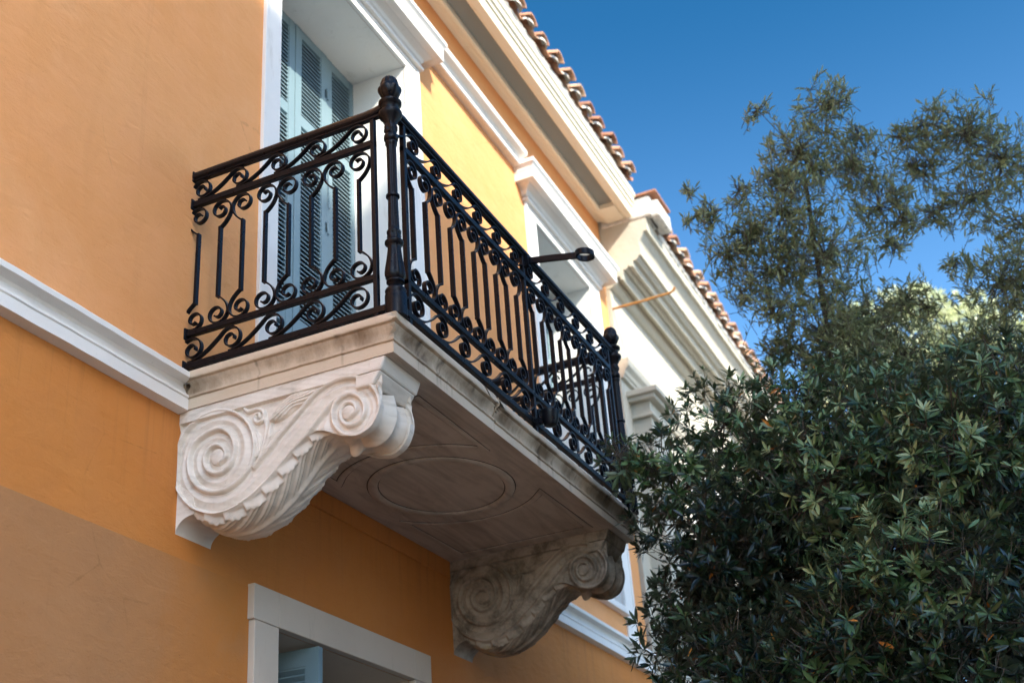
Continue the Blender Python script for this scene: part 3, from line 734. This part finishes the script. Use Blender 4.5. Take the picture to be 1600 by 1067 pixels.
def panel(plane, base, u0, u1, waves, bals, posts, hand0, hand1):
    """base: xyz of panel origin (u=0)"""
    mb = MB(); bx_, by_ = base
    def bar(ua, ub, za, zb, t):
        if plane == 'x': mb.box(bx_+ua, bx_+ub, by_-t/2, by_+t/2, za, zb)
        else: mb.box(bx_-t/2, bx_+t/2, by_-ub, by_-ua, za, zb)
    ra, rb = max(u0, posts[0]-.01) if u0 > 0 else u0, posts[-1]+.01
    if posts[0] > .5 and len(posts) == 1 and plane == 'x': ra = u0
    bar(ra, rb, .815, .843, .024); bar(ra, rb, .188, .212, .024); bar(u0, u1, .038, .066, .026); bar(u0, u1, .948, .962, .024)
    for p in posts: bar(p-.010, p+.010, .0, .945, .022)
    for p in posts:
        for z in (.829, .2): bar(p-.004, p+.004, z-.004, z+.004, .030)
    pn = mb.ob('railing_panel', M_iron, balc, bevel=.0025)
    # moulded handrail
    sect = [(-.021, .964), (-.021, .975), (-.015, .990), (-.006, .998), (.006, .998), (.015, .990), (.021, .975), (.021, .964), (.015, .958), (-.015, .958)]
    mb = MB()
    if plane == 'x': path = [(bx_+hand0, by_, 0), (bx_+hand1, by_, 0)]
    else: path = [(bx_, by_-hand0, 0), (bx_, by_-(hand1-.10), 0), (bx_, by_-(hand1-.05), .004), (bx_, by_-hand1, .018)]
    mb.sweep(path, sect[::-1], (0, 0, 1)); mb.ob('handrail', M_iron, pn, smooth=35)
    for u in waves:
        l = (bx_+u, by_, 0) if plane == 'x' else (bx_, by_-u, 0)
        put(('w', plane, 0), lambda: make_wave(plane, False), 'wave_scroll', pn, l)
        put(('w', plane, 1), lambda: make_wave(plane, True), 'wave_scroll', pn, (l[0]-(.01 if plane == 'x' else 0), l[1]+(.01 if plane == 'y' else 0), 0))
    for u, sg in bals:
        l = (bx_+u, by_, 0) if plane == 'x' else (bx_, by_-u, 0)
        put(('b', plane, sg), lambda: make_bal(plane, sg), 'baluster', pn, l)
    return pn
RY = -.968
sb = [(.036, -1), (.147, 1), (.259, -1), (.371, 1), (.484, -1), (.592, 1), (.706, -1), (.815, 1)]
def side_panel(x):
    return panel('y', (x, 0), -.01, .93, [.045, .232, .428, .618, .815], [(u, s_) for u, s_ in sb], [.885], -.01, .950)
side_panel(.022); side_panel(2.572)
panel('x', (0, RY), .07, 1.318, [.20+.2035*k for k in range(6)], [(.181+.1137*k, -1 if k % 2 == 0 else 1) for k in range(10)], [.118, 1.312], .045, 1.320)
panel('x', (0, RY), 1.318, 2.53, [1.385+.2035*k for k in range(6)], [(1.395+.1137*k, -1 if k % 2 == 0 else 1) for k in range(10)], [2.475], 1.320, 2.555)
# wall anchors
for x in (.022, 2.572):
    for z in (.97, .829, .2, .052):
        mb = MB(); mb.box(x-.02, x+.02, -.006, .004, z-.026, z+.026); mb.ob('wall_anchor', M_iron, balc, bevel=.003)

# newel posts
prof = [(.037, .0), (.037, .092), (.0335, .098), (.035, .104), (.0365, .112), (.033, .120), (.024, .127), (.020, .136), (.024, .143), (.0305, .149), (.0305, .155), (.026, .160), (.030, .166), (.0345, .176), (.0350, .190), (.0325, .215), (.0275, .250), (.0235, .290), (.0225, .308), (.026, .314), (.0315, .322), (.0315, .330), (.025, .336), (.0215, .342), (.0225, .352), (.0215, .364), (.0245, .370), (.0245, .378), (.0195, .384), (.0185, .40), (.0175, .532), (.0235, .537), (.0235, .545), (.0175, .550), (.0168, .775), (.0185, .785), (.0215, .790), (.0215, .800), (.0185, .806), (.0245, .812), (.0255, .822), (.0245, .832), (.019, .838), (.0185, .848), (.0235, .858), (.0245, .870), (.021, .884), (.0205, .892), (.026, .902), (.030, .916), (.0380, .926), (.0415, .938), (.0395, .948), (.0300, .953), (.0290, .976), (.034, .982), (.0400, .989), (.0400, .999), (.031, 1.006), (.018, 1.010), (.0150, 1.018)]
def flutes(r, z, t):
    if .39 < z < .531 or .551 < z < .777: return r*(1+.085*math.cos(10*t))
    if .166 < z < .305: return r*(1+.05*math.cos(8*t))
    if .342 < z < .366 or .838 < z < .888: return r*(1+.09*math.cos(6*t+z*90))
    return r
def pine(r, z, t):
    if 1.055 < z < 1.085: return r*(1+.13*abs(math.cos(3*t)))
    if z > 1.085: return r*(1+.06*math.cos(12*t))
    return r*(1+.04*math.cos(9*t))
fin = [(.0195, 1.018), (.022, 1.022), (.032, 1.032), (.0365, 1.045), (.0375, 1.056), (.0385, 1.066), (.0365, 1.074), (.033, 1.080), (.0325, 1.090), (.031, 1.102), (.027, 1.114), (.021, 1.124), (.012, 1.131), (.004, 1.134)]
nw = None
for x in (.020, 2.578):
    if nw is None:
        mb = MB(); mb.lathe([(r*1.13 if z < .31 else .0445-(.0375-r)*1.25, z) for r, z in prof], 0, 0, 60, f=flutes); mb.box(-.034, .034, -.034, .034, -.002, .001)
        nw = mb.ob('newel_post', M_iron, balc, smooth=50); o = nw
        mb = MB(); mb.lathe([(r*1.14, z) for r, z in fin], 0, 0, 48, f=pine); f_ = mb.ob('finial', M_iron, nw, smooth=60)
    else:
        o = copy_part(nw, balc); f2 = f_.copy(); col.objects.link(f2); f2.parent = o
    o.location = (x, RY, 0)
# flagpole ring and cup
mb = MB(); n = 40
mb.sweep([(1.335, RY-.02, .925), (1.335, -1.10, .905), (1.335, -1.245, .876)], [(-.007, -.017), (-.007, .017), (.007, .017), (.007, -.017)][::-1], (0, .14, 1))
mb.box(1.322, 1.348, RY-.030, RY+.012, .895, .962)
R = []
for k in range(n):
    t = 2*PI*k/n; cx, cy = math.cos(t), math.sin(t)
    R.append([(1.335+r*cx, -1.287+r*cy, .868+z+.13*r*cy) for r, z in ((.037, -.015), (.046, -.015), (.046, .015), (.037, .015))])
mb.grid(R, 0, closeu=True, closev=True); mb.ob('flagpole_ring', M_iron, balc, smooth=40)
mb = MB(); mb.lathe([(.002, .03), (.028, .036), (.036, .055), (.040, .085), (.044, .098), (.044, .106), (.036, .106), (.030, .08), (.002, .06)], 1.335, -1.035, 28); mb.box(1.325, 1.345, -1.01, RY+.012, .055, .085)
mb.ob('flagpole_cup', M_iron, balc, smooth=40)

# ------------------------------------------------------------------ white neighbouring house
nb = thing('white_house', 'white neighbouring house with stepped cornice, red tiles and rusty rod at far end', 'building')
NX0, NX1 = 5.64, 16.5
mb = MB(); facade(mb, NX0, NX1, GZ, 4.0, [(7.3, 8.5, -.5, 2.0), (10.3, 11.5, -.5, 2.0), (13.3, 14.5, -.5, 2.0)], -.03)
mb.add([(NX0, -.03, GZ), (NX0, .2, GZ), (NX0, .2, 4), (NX0, -.03, 4)], [(0, 3, 2, 1)])
mb.add([(NX1, -.03, GZ), (NX1, 9, GZ), (NX1, 9, 4), (NX1, -.03, 4)], [(0, 1, 2, 3)])
mb.ob('wall', M_nwall, nb)
prof = [(0, 3.23), (-.055, 3.235), (-.060, 3.262), (-.10, 3.275), (-.140, 3.285), (-.145, 3.240), (-.160, 3.240), (-.165, 3.296), (-.175, 3.300), (-.205, 3.305), (-.225, 3.345), (-.262, 3.350), (-.272, 3.372), (-.300, 3.380), (-.326, 3.425), (-.350, 3.430), (-.352, 3.525), (-.358, 3.530), (-.350, 3.560), (-.362, 3.605), (-.395, 3.655), (-.430, 3.665), (-.434, 3.700), (-.434, 3.80), (0, 3.84)]
prof = [(0, 3.19), (-.03, 3.19), (-.06, 3.20), (-.085, 3.225), (-.100, 3.262), (-.105, 3.285), (-.138, 3.287), (-.142, 3.250), (-.160, 3.250), (-.164, 3.300), (-.172, 3.312), (-.172, 3.338), (-.195, 3.335), (-.214, 3.350), (-.228, 3.372), (-.232, 3.352), (-.262, 3.352), (-.268, 3.380), (-.272, 3.402), (-.300, 3.405), (-.320, 3.425), (-.328, 3.440), (-.350, 3.440), (-.352, 3.530), (-.345, 3.540), (-.345, 3.575), (-.362, 3.610), (-.388, 3.640), (-.398, 3.665), (-.430, 3.668), (-.434, 3.700), (-.434, 3.80), (0, 3.84)]
mb = MB(); mb.extj(prof, NX0-.004, NX1+.1, step=.12, amp=.003); mb.ob('cornice', M_nwall, nb, smooth=28)
# second string moulding below
prof = [(-.02, 2.33), (-.06, 2.335), (-.065, 2.36), (-.075, 2.365), (-.085, 2.40), (-.115, 2.43), (-.12, 2.47), (-.12, 2.50), (-.02, 2.51)]
mb = MB(); mb.extx(prof, NX0-.002, NX1); mb.ob('string_course', M_nwall, nb, smooth=28)
# end block with mortar and a tile on top
mb = MB(); mb.box(5.62, 5.90, -.50, -.02, 3.80, 4.01)
mb.box(5.66, 6.02, -.56, -.44, 3.80, 3.97)
e1 = mb.ob('parapet_end', M_mortar, nb, bevel=.02)
mb = MB(); mb.box(5.60, 6.02, -.57, .3, 4.012, 4.035); mb.ob('flat_tile', M_tile, nb, bevel=.004)
roof(nb, 6.06, NX1, -.53, 3.86, .235, 4.5, 5.3, 9)
# rusty rod
mb = MB(); mb.tube([(5.655, .0, 3.0), (5.66, -.30, 3.0), (5.66, -.55, 3.005), (5.66, -.585, 3.02), (5.66, -.60, 3.045)], .011, 8); mb.ob('iron_rod', M_rust, nb, smooth=40)
# pilaster capital and shaft beside the balcony
mb = MB()
mb.box(5.86, 6.30, -.19, -.02, GZ, 2.02); mb.box(5.82, 6.34, -.22, -.02, 2.02, 2.05); mb.box(5.84, 6.32, -.20, -.02, 2.05, 2.16)
mb.box(5.78, 6.38, -.26, -.02, 2.16, 2.20); mb.box(5.75, 6.41, -.30, -.02, 2.20, 2.25)
mb.ob('pilaster', M_nwall, nb, bevel=.008)
# windows
for x0 in (7.3, 10.3, 13.3):
    mb = MB(); mb.box(x0-.14, x0, -.08, -.02, -.5, 2.14); mb.box(x0+1.2, x0+1.34, -.08, -.02, -.5, 2.14); mb.box(x0, x0+1.2, -.08, -.02, 2.0, 2.14); mb.box(x0-.2, x0+1.4, -.14, -.02, -.6, -.5)
    wn = mb.ob('window', M_white, nb, bevel=.005)
    mb = MB(); mb.box(x0, x0+1.2, .2, .3, -.5, 2.0); mb.ob('pane', M_dark, wn)
    mb = MB(); mb.box(x0, x0+.04, -.02, .2, -.5, 2.0); mb.box(x0+1.16, x0+1.2, -.02, .2, -.5, 2.0); mb.box(x0, x0+1.2, -.02, .2, 1.97, 2.0); mb.box(x0+.57, x0+.63, .12, .18, -.5, 2.0); mb.box(x0, x0+1.2, .12, .18, .9, .96); mb.ob('casement', M_shut, wn)

# ------------------------------------------------------------------ house across the street (behind the camera: it shades the lower wall)
op = thing('pale_house', 'pale three storey house across the street behind the viewer', 'building')
OY = -8.0; OX0, OX1 = -6.6, 1.5; OZ = 2.38+.95*7.55
ow = [(x, x+1.1, z, z+1.9) for x in np.arange(-5.6, .6, 2.5) for z in (-3, .2, 3.4, 6.4)]
mb = MB(); facade(mb, OX0, OX1, GZ, OZ, ow, OY)
mb.V = [(x, y, z) for x, y, z in mb.V]; mb.F = [f[::-1] for f in mb.F]
mb.add([(OX0, OY, OZ), (OX1, OY, OZ), (OX1, OY-9, OZ), (OX0, OY-9, OZ)], [(0, 3, 2, 1)])
for xx_ in (OX0, OX1): mb.add([(xx_, OY, GZ), (xx_, OY-9, GZ), (xx_, OY-9, OZ), (xx_, OY, OZ)], [(0, 1, 2, 3)])
mb.add([(OX0, OY-9, GZ), (OX1, OY-9, GZ), (OX1, OY-9, OZ), (OX0, OY-9, OZ)], [(0, 1, 2, 3)])
mb.ob('wall', M_light, op)
mb = MB(); mb.extx([(OY-.1, OZ-.25), (OY+.15, OZ-.2), (OY+.2, OZ-.1), (OY+.45, OZ-.08), (OY+.45, OZ), (OY-.1, OZ)], OX0-.3, OX1+.3); mb.ob('cornice', M_white, op)
wpro = None
for (x0, x1, z0, z1) in ow:
    if wpro is None:
        mb = MB(); mb.box(-.1, 0, -.05, .06, -.1, 2.0); mb.box(1.1, 1.2, -.05, .06, -.1, 2.0); mb.box(0, 1.1, -.05, .06, 1.9, 2.0); mb.box(-.15, 1.25, -.05, .12, -.18, -.1)
        mb.box(0, 1.1, -.12, -.10, 0, 1.9, 1); mb.box(.53, .57, -.10, -.06, 0, 1.9); wpro = mb.ob('window', [M_white, M_dark], op); o = wpro
    else: o = copy_part(wpro, op)
    o.location = (x0, OY, z0)

# ------------------------------------------------------------------ trees
class Leaves:
    """collects leaves as numpy blocks; one mesh per crown"""
    def __init__(s): s.b = []; s.d = []; s.u = []; s.l = []; s.c = []
    def add(s, base, d, up, ln, c): s.b.append(base); s.d.append(d); s.u.append(up); s.l.append(ln); s.c.append(c)
    def ob(s, name, mats, parent, wr=.17, dead=0.0):
        B, Dv, U, Ln, C = (np.concatenate(q) for q in (s.b, s.d, s.u, s.l, s.c))
        n = len(B); Dv /= np.linalg.norm(Dv, axis=1)[:, None]
        Sd = np.cross(Dv, U); Sd /= np.linalg.norm(Sd, axis=1)[:, None]+1e-9; Up = np.cross(Sd, Dv)
        ln = Ln[:, None]; wd = ln*wr*(.8+.4*rng.random((n, 1)))
        cv = ln*(.02+.16*rng.random((n, 1)))*np.where(rng.random((n, 1)) < .8, -1, 1)
        V = np.stack([B, B+Dv*ln*.45+Sd*wd*.5+Up*(.10*wd+cv*.25), B+Dv*ln*.45-Sd*wd*.5+Up*(.10*wd+cv*.25), B+Dv*ln*.45-Up*.08*wd+Up*cv*.25,
                      B+Dv*ln*.78+Sd*wd*.33+Up*cv*.6, B+Dv*ln*.78-Sd*wd*.33+Up*cv*.6, B+Dv*ln+Up*cv], 1).reshape(-1, 3)
        T = np.array([[0, 1, 3], [0, 3, 2], [1, 4, 3], [3, 5, 2], [3, 4, 6], [3, 6, 5]])
        F = (T[None]+(np.arange(n)*7)[:, None, None]).reshape(-1, 3)
        me = bpy.data.meshes.new(name); me.vertices.add(len(V)); me.vertices.foreach_set('co', V.astype('f').ravel())
        me.loops.add(len(F)*3); me.loops.foreach_set('vertex_index', F.astype('i').ravel())
        me.polygons.add(len(F)); me.polygons.foreach_set('loop_start', np.arange(0, len(F)*3, 3, dtype='i')); me.polygons.foreach_set('loop_total', np.full(len(F), 3, 'i'))
        for m_ in mats: me.materials.append(m_)
        if dead > 0:
            mi = (rng.random(n) < dead).astype('i'); me.polygons.foreach_set('material_index', np.repeat(mi, 6))
        me.update()
        at = me.color_attributes.new('rnd', 'FLOAT_COLOR', 'POINT'); C4 = np.ones((len(V), 4), 'f'); C4[:, :3] = np.repeat(C, 7)[:, None]; at.data.foreach_set('color', C4.ravel())
        me.shade_smooth()
        o = bpy.data.objects.new(name, me); col.objects.link(o); o.parent = parent; return o
def rdir(n):
    v = rng.normal(size=(n, 3)); return v/np.linalg.norm(v, axis=1)[:, None]
def sprigs(lv, tw, P, Dr, nl, spread, slen, leaf, tone, twig_r=.0016, rosette=False):
    """sprig tips at P pointing along Dr"""
    n = len(P)
    for k in range(nl):
        f = (k+.5)/nl
        t = (.15+.85*f) if not rosette else (.72+.28*f)
        base = P-Dr*(slen*(1-t))[:, None]
        r = rdir(n); perp = r-(np.sum(r*Dr, 1))[:, None]*Dr; perp /= np.linalg.norm(perp, axis=1)[:, None]+1e-9
        a_ = spread*(1.15-.55*f)+rng.normal(size=n)*.12
        d = Dr*np.cos(a_)[:, None]+perp*np.sin(a_)[:, None]+np.array([0, 0, -.06])
        lv.add(base, d, Dr*1.0+np.array([0, 0, .3])+.25*rdir(n), leaf*(.75+.45*rng.random(n))*(1 if not rosette else (.75+.35*(1-f))), np.clip(tone+rng.normal(size=n)*.13, 0, 1))
    if tw is not None:
        for p, d, s_ in zip(P, Dr, slen):
            q = Vector(p)-Vector(d)*s_*1.15
            tw.tube([tuple(q), tuple(Vector(p)-Vector(d)*s_*.5+Vector((0, 0, -.004))), tuple(p)], [twig_r*1.5, twig_r*1.2, twig_r*.6], 3)
def tree(name, label, lobes, trunk, mats, dens, leaf, kind, dead=0, wr=.17, tone=(.2, .6), group=None, limb_r=.02, fill=.35, wood=M_bark):
    t = thing(name, label, 'tree', group=group); lv = Leaves(); tw = MB()
    # limbs: trunk nodes then each lobe joined to its nearest node nearer the ground
    nodes = [Vector(p) for p in trunk]; rad = [limb_r*4*(1-.6*i/len(trunk)) for i in range(len(trunk))]
    pts = catmull([tuple(p) for p in trunk], 5); tw.tube([tuple(p) for p in pts], list(np.linspace(limb_r*4, limb_r*2, len(pts))), 10)
    top = Vector(trunk[-1]); done = [(Vector(p), limb_r*2) for p in pts[len(pts)//2:]]
    for lb in sorted(lobes, key=lambda q: (Vector(q[:3])-top).length):
        c_ = Vector(lb[:3]); r = lb[3]
        q, qr = min(done, key=lambda e: (e[0]-c_).length+.35*max(0, e[0].z-c_.z))
        mid = q.lerp(c_, .5)+Vector((random.uniform(-1, 1), random.uniform(-1, 1), -.4))*(.12*(c_-q).length)
        br = max(.004, min(qr*.8, limb_r*(.35+r)))
        path = catmull([tuple(q), tuple(q.lerp(c_, .25)*.5+mid*.5+(q.lerp(c_, .25)-mid)*.0), tuple(mid), tuple(c_), tuple(c_+(c_-mid).normalized()*r*.6)], 4)
        tw.tube([tuple(p) for p in path], list(np.linspace(br, br*.35, len(path))), 6)
        done += [(Vector(p), br*.7) for p in path[3:-3:3]]
        # sub-branches
        cen = np.array(c_)
        n = max(6, int(dens*(r**2 if kind == 'dense' else r**2.2)))
        d = rdir(n); rr = r*np.where(rng.random(n) < fill, rng.random(n)**.5, .82+.22*rng.random(n))
        clump = 1+.22*np.sin(d[:, 0]*5+cen[0]*9)*np.sin(d[:, 1]*6+cen[1]*7)*np.sin(d[:, 2]*5+cen[2]*8)
        P = cen+d*(rr*clump)[:, None]*np.array([1, 1, .92])
        if kind == 'dense': Dr = d+np.array([0, 0, .45])+.45*rdir(n)
        else: Dr = d*.55+np.array([0, 0, .5])+.75*rdir(n)
        Dr /= np.linalg.norm(Dr, axis=1)[:, None]
        t_ = lb[4:6] if len(lb) > 5 else tone; tn = t_[0]+(t_[1]-t_[0])*rng.random(n)
        if kind == 'dense': sprigs(lv, tw if r < .5 else None, P, Dr, 11, 1.15, .04+.09*rng.random(n), leaf*(.7+.5*rng.random(n)), tn, rosette=True)
        else: sprigs(lv, tw, P, Dr, 9, .72, np.minimum(.09+.09*rng.random(n), .05+r*.7), leaf, tn)
        # wander branches linking the lobe core and sprigs
        m_ = min(n, 14 if kind == 'dense' else 22)
        for i in rng.choice(n, m_, replace=False):
            p = Vector(P[i]); mid = c_.lerp(p, .5)+Vector(rdir(1)[0])*r*.12
            tw.tube([tuple(c_), tuple(mid), tuple(p)], [.0045, .003, .0018], 4)
    tw.ob('trunk', wood, t, smooth=60)
    lv.ob('crown', mats, t, wr=wr, dead=dead)
    return t
LOW = [(2.15, -1.34, 0.0, 0.26), (2.42, -1.58, 0.32, 0.30), (2.2, -1.42, -0.37, 0.34), (2.27, -1.26, -0.75, 0.26), (2.59, -1.91, 0.32, 0.36), (2.27, -2.05, -0.16, 0.38), (2.58, -1.62, -0.4, 0.42), (2.45, -2.37, 0.05, 0.40), (2.24, -2.71, -0.18, 0.42), (1.77, -2.46, -0.78, 0.32), (1.85, -2.23, -0.80, 0.27), (1.71, -2.14, -1.12, 0.36), (1.85, -2.65, -1.05, 0.40), (2.0, -1.59, -1.05, 0.36), (1.88, -1.88, -1.18, 0.34), (2.46, -2.95, 0.06, 0.4), (2.69, -2.67, 0.27, 0.34), (2.27, -2.84, -0.61, 0.38), (1.77, -2.36, -1.24, 0.35), (3.12, -2.08, -0.17, 0.6), (2.78, -1.66, -0.01, 0.42), (3.06, -2.51, -0.52, 0.6), (2.98, -1.68, -0.65, 0.55), (2.98, -2.17, 0.50, 0.33), (1.91, -1.16, 0.05, 0.10), (2.0, -1.24, .02, .10)]
LOW += [(3.58, -1.31, 0.28, 0.5), (3.81, -1.79, 0.21, 0.6), (3.91, -2.35, 0.11, 0.6), (3.93, -2.79, 0.11, 0.6), (3.58, -1.36, -0.36, 0.55), (3.71, -1.82, -0.52, 0.6), (3.79, -2.32, -0.63, 0.6), (3.81, -2.7, -0.58, 0.6), (3.42, -1.53, -0.88, 0.5), (3.53, -2.08, -0.98, 0.6), (3.59, -2.55, -1.05, 0.6), (3.12, -1.2, -0.82, 0.35), (3.74, -2.29, 0.56, 0.45), (3.78, -2.79, 0.53, 0.45)]
UP = [(3.04, -2.38, 2.5, 0.2), (2.87, -1.99, 2.5, 0.09), (3.07, -2.17, 2.25, 0.26), (3.26, -2.43, 2.18, 0.24), (3.01, -1.76, 2.06, 0.1), (3.06, -2.0, 1.86, 0.31), (2.95, -1.59, 1.91, 0.13), (3.0, -1.63, 1.66, 0.18), (3.21, -1.83, 1.56, 0.29), (3.24, -2.16, 1.59, 0.32), (3.34, -2.53, 1.88, 0.2), (3.26, -2.05, 1.1, 0.28), (3.15, -1.82, 1.24, 0.16), (3.43, -2.25, 1.25, 0.27), (3.63, -2.53, 1.35, 0.2), (3.58, -2.44, 0.96, 0.26), (3.36, -2.13, 0.91, 0.3), (2.84, -1.49, 2.05, 0.05), (3.48, -2.62, 2.03, 0.1), (3.49, -2.64, 1.82, 0.12), (3.46, -2.53, 1.67, 0.12), (3.26, -2.52, 2.37, 0.1), (3.49, -2.74, 2.41, 0.1), (3.02, -1.99, 2.1, 0.14), (2.85, -1.48, 1.85, 0.06), (3.06, -1.75, 1.78, 0.15), (3.34, -1.86, 1.1, 0.14), (3.24, -1.74, 1.03, 0.13), (3.13, -1.65, 1.44, 0.09), (3.66, -2.64, 1.29, 0.1), (3.5, -2.33, 1.13, 0.2)]
UP2 = [(3.47, -2.9, 2.44, 0.18), (3.53, -3.11, 2.35, 0.28), (3.6, -2.78, 2.24, 0.2), (3.66, -3.29, 2.14, 0.26), (3.66, -3.06, 1.94, 0.24), (3.67, -2.8, 1.92, 0.14), (3.77, -3.3, 1.73, 0.22), (3.66, -2.85, 1.52, 0.09), (3.65, -3.07, 1.33, 0.3), (3.65, -3.35, 1.32, 0.3), (3.61, -2.84, 0.95, 0.26), (3.67, -3.09, 0.82, 0.3)]
def tone_of(q):  # back and hollow lobes near black, upper ones light: crown shading painted in
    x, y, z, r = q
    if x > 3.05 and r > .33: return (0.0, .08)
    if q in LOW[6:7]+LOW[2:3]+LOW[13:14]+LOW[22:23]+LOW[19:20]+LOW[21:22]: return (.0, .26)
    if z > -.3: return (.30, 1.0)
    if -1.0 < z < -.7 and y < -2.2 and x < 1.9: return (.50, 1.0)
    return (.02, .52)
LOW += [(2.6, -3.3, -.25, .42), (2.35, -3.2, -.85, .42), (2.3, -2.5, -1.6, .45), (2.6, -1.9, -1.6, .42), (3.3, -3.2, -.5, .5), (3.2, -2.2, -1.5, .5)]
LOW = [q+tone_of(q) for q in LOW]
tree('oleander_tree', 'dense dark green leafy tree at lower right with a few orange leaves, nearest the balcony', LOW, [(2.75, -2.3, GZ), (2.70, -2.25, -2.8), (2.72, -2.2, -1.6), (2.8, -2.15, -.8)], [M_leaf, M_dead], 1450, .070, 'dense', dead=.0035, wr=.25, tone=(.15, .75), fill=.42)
tree('oleander_tree', 'airy olive green tree with a tall pointed crown against blue sky', UP, [(3.5, -1.95, GZ), (3.48, -2.0, -2.0), (3.42, -2.05, -.2), (3.38, -2.05, .8), (3.28, -2.1, 1.5), (3.15, -2.15, 2.1)], [M_leaf2], 2450, .055, 'airy', wr=.19, tone=(.3, .95), limb_r=.006, fill=.6)
tree('oleander_tree', 'loose grey green tree reaching up at the right edge of the sky', UP2, [(4.0, -3.0, GZ), (3.95, -3.0, -1.5), (3.85, -3.02, .2), (3.75, -3.05, 1.2)], [M_leaf2], 2250, .055, 'airy', wr=.19, tone=(.3, .95), limb_r=.006, fill=.6)
BG = [(16.04, -0.65, 7.13, 0.35), (16.88, -1.01, 7.78, 0.4), (15.99, -1.56, 7.41, 0.38), (16.91, -1.95, 7.86, 0.42), (16.13, -2.36, 7.2, 0.4), (17.03, -2.75, 7.65, 0.35), (16.37, -2.85, 6.72, 0.4), (16.31, -1.91, 6.78, 0.5), (16.28, -1.18, 6.73, 0.5), (16.48, -2.37, 6.44, 0.5), (16.4, -0.55, 6.31, 0.6), (17.29, -3.4, 7.1, 0.4), (16.66, -1.57, 5.91, 0.8)]
BG += [(17.0, -1.6, 5.0, 1.0), (17.2, -3.0, 5.2, 1.0), (17.0, -.3, 5.0, .9), (17.6, -2.0, 3.7, 1.2), (17.4, -3.6, 6.2, .8)]
tree('background_tree', 'pale yellow green sunlit tree far behind the nearer branches', BG, [(19, -2, GZ), (19, -2, 1), (18.5, -1.9, 4.5)], [M_leaf3], 420, .14, 'airy', wr=.3, tone=(.1, .9), limb_r=.04, fill=.6)
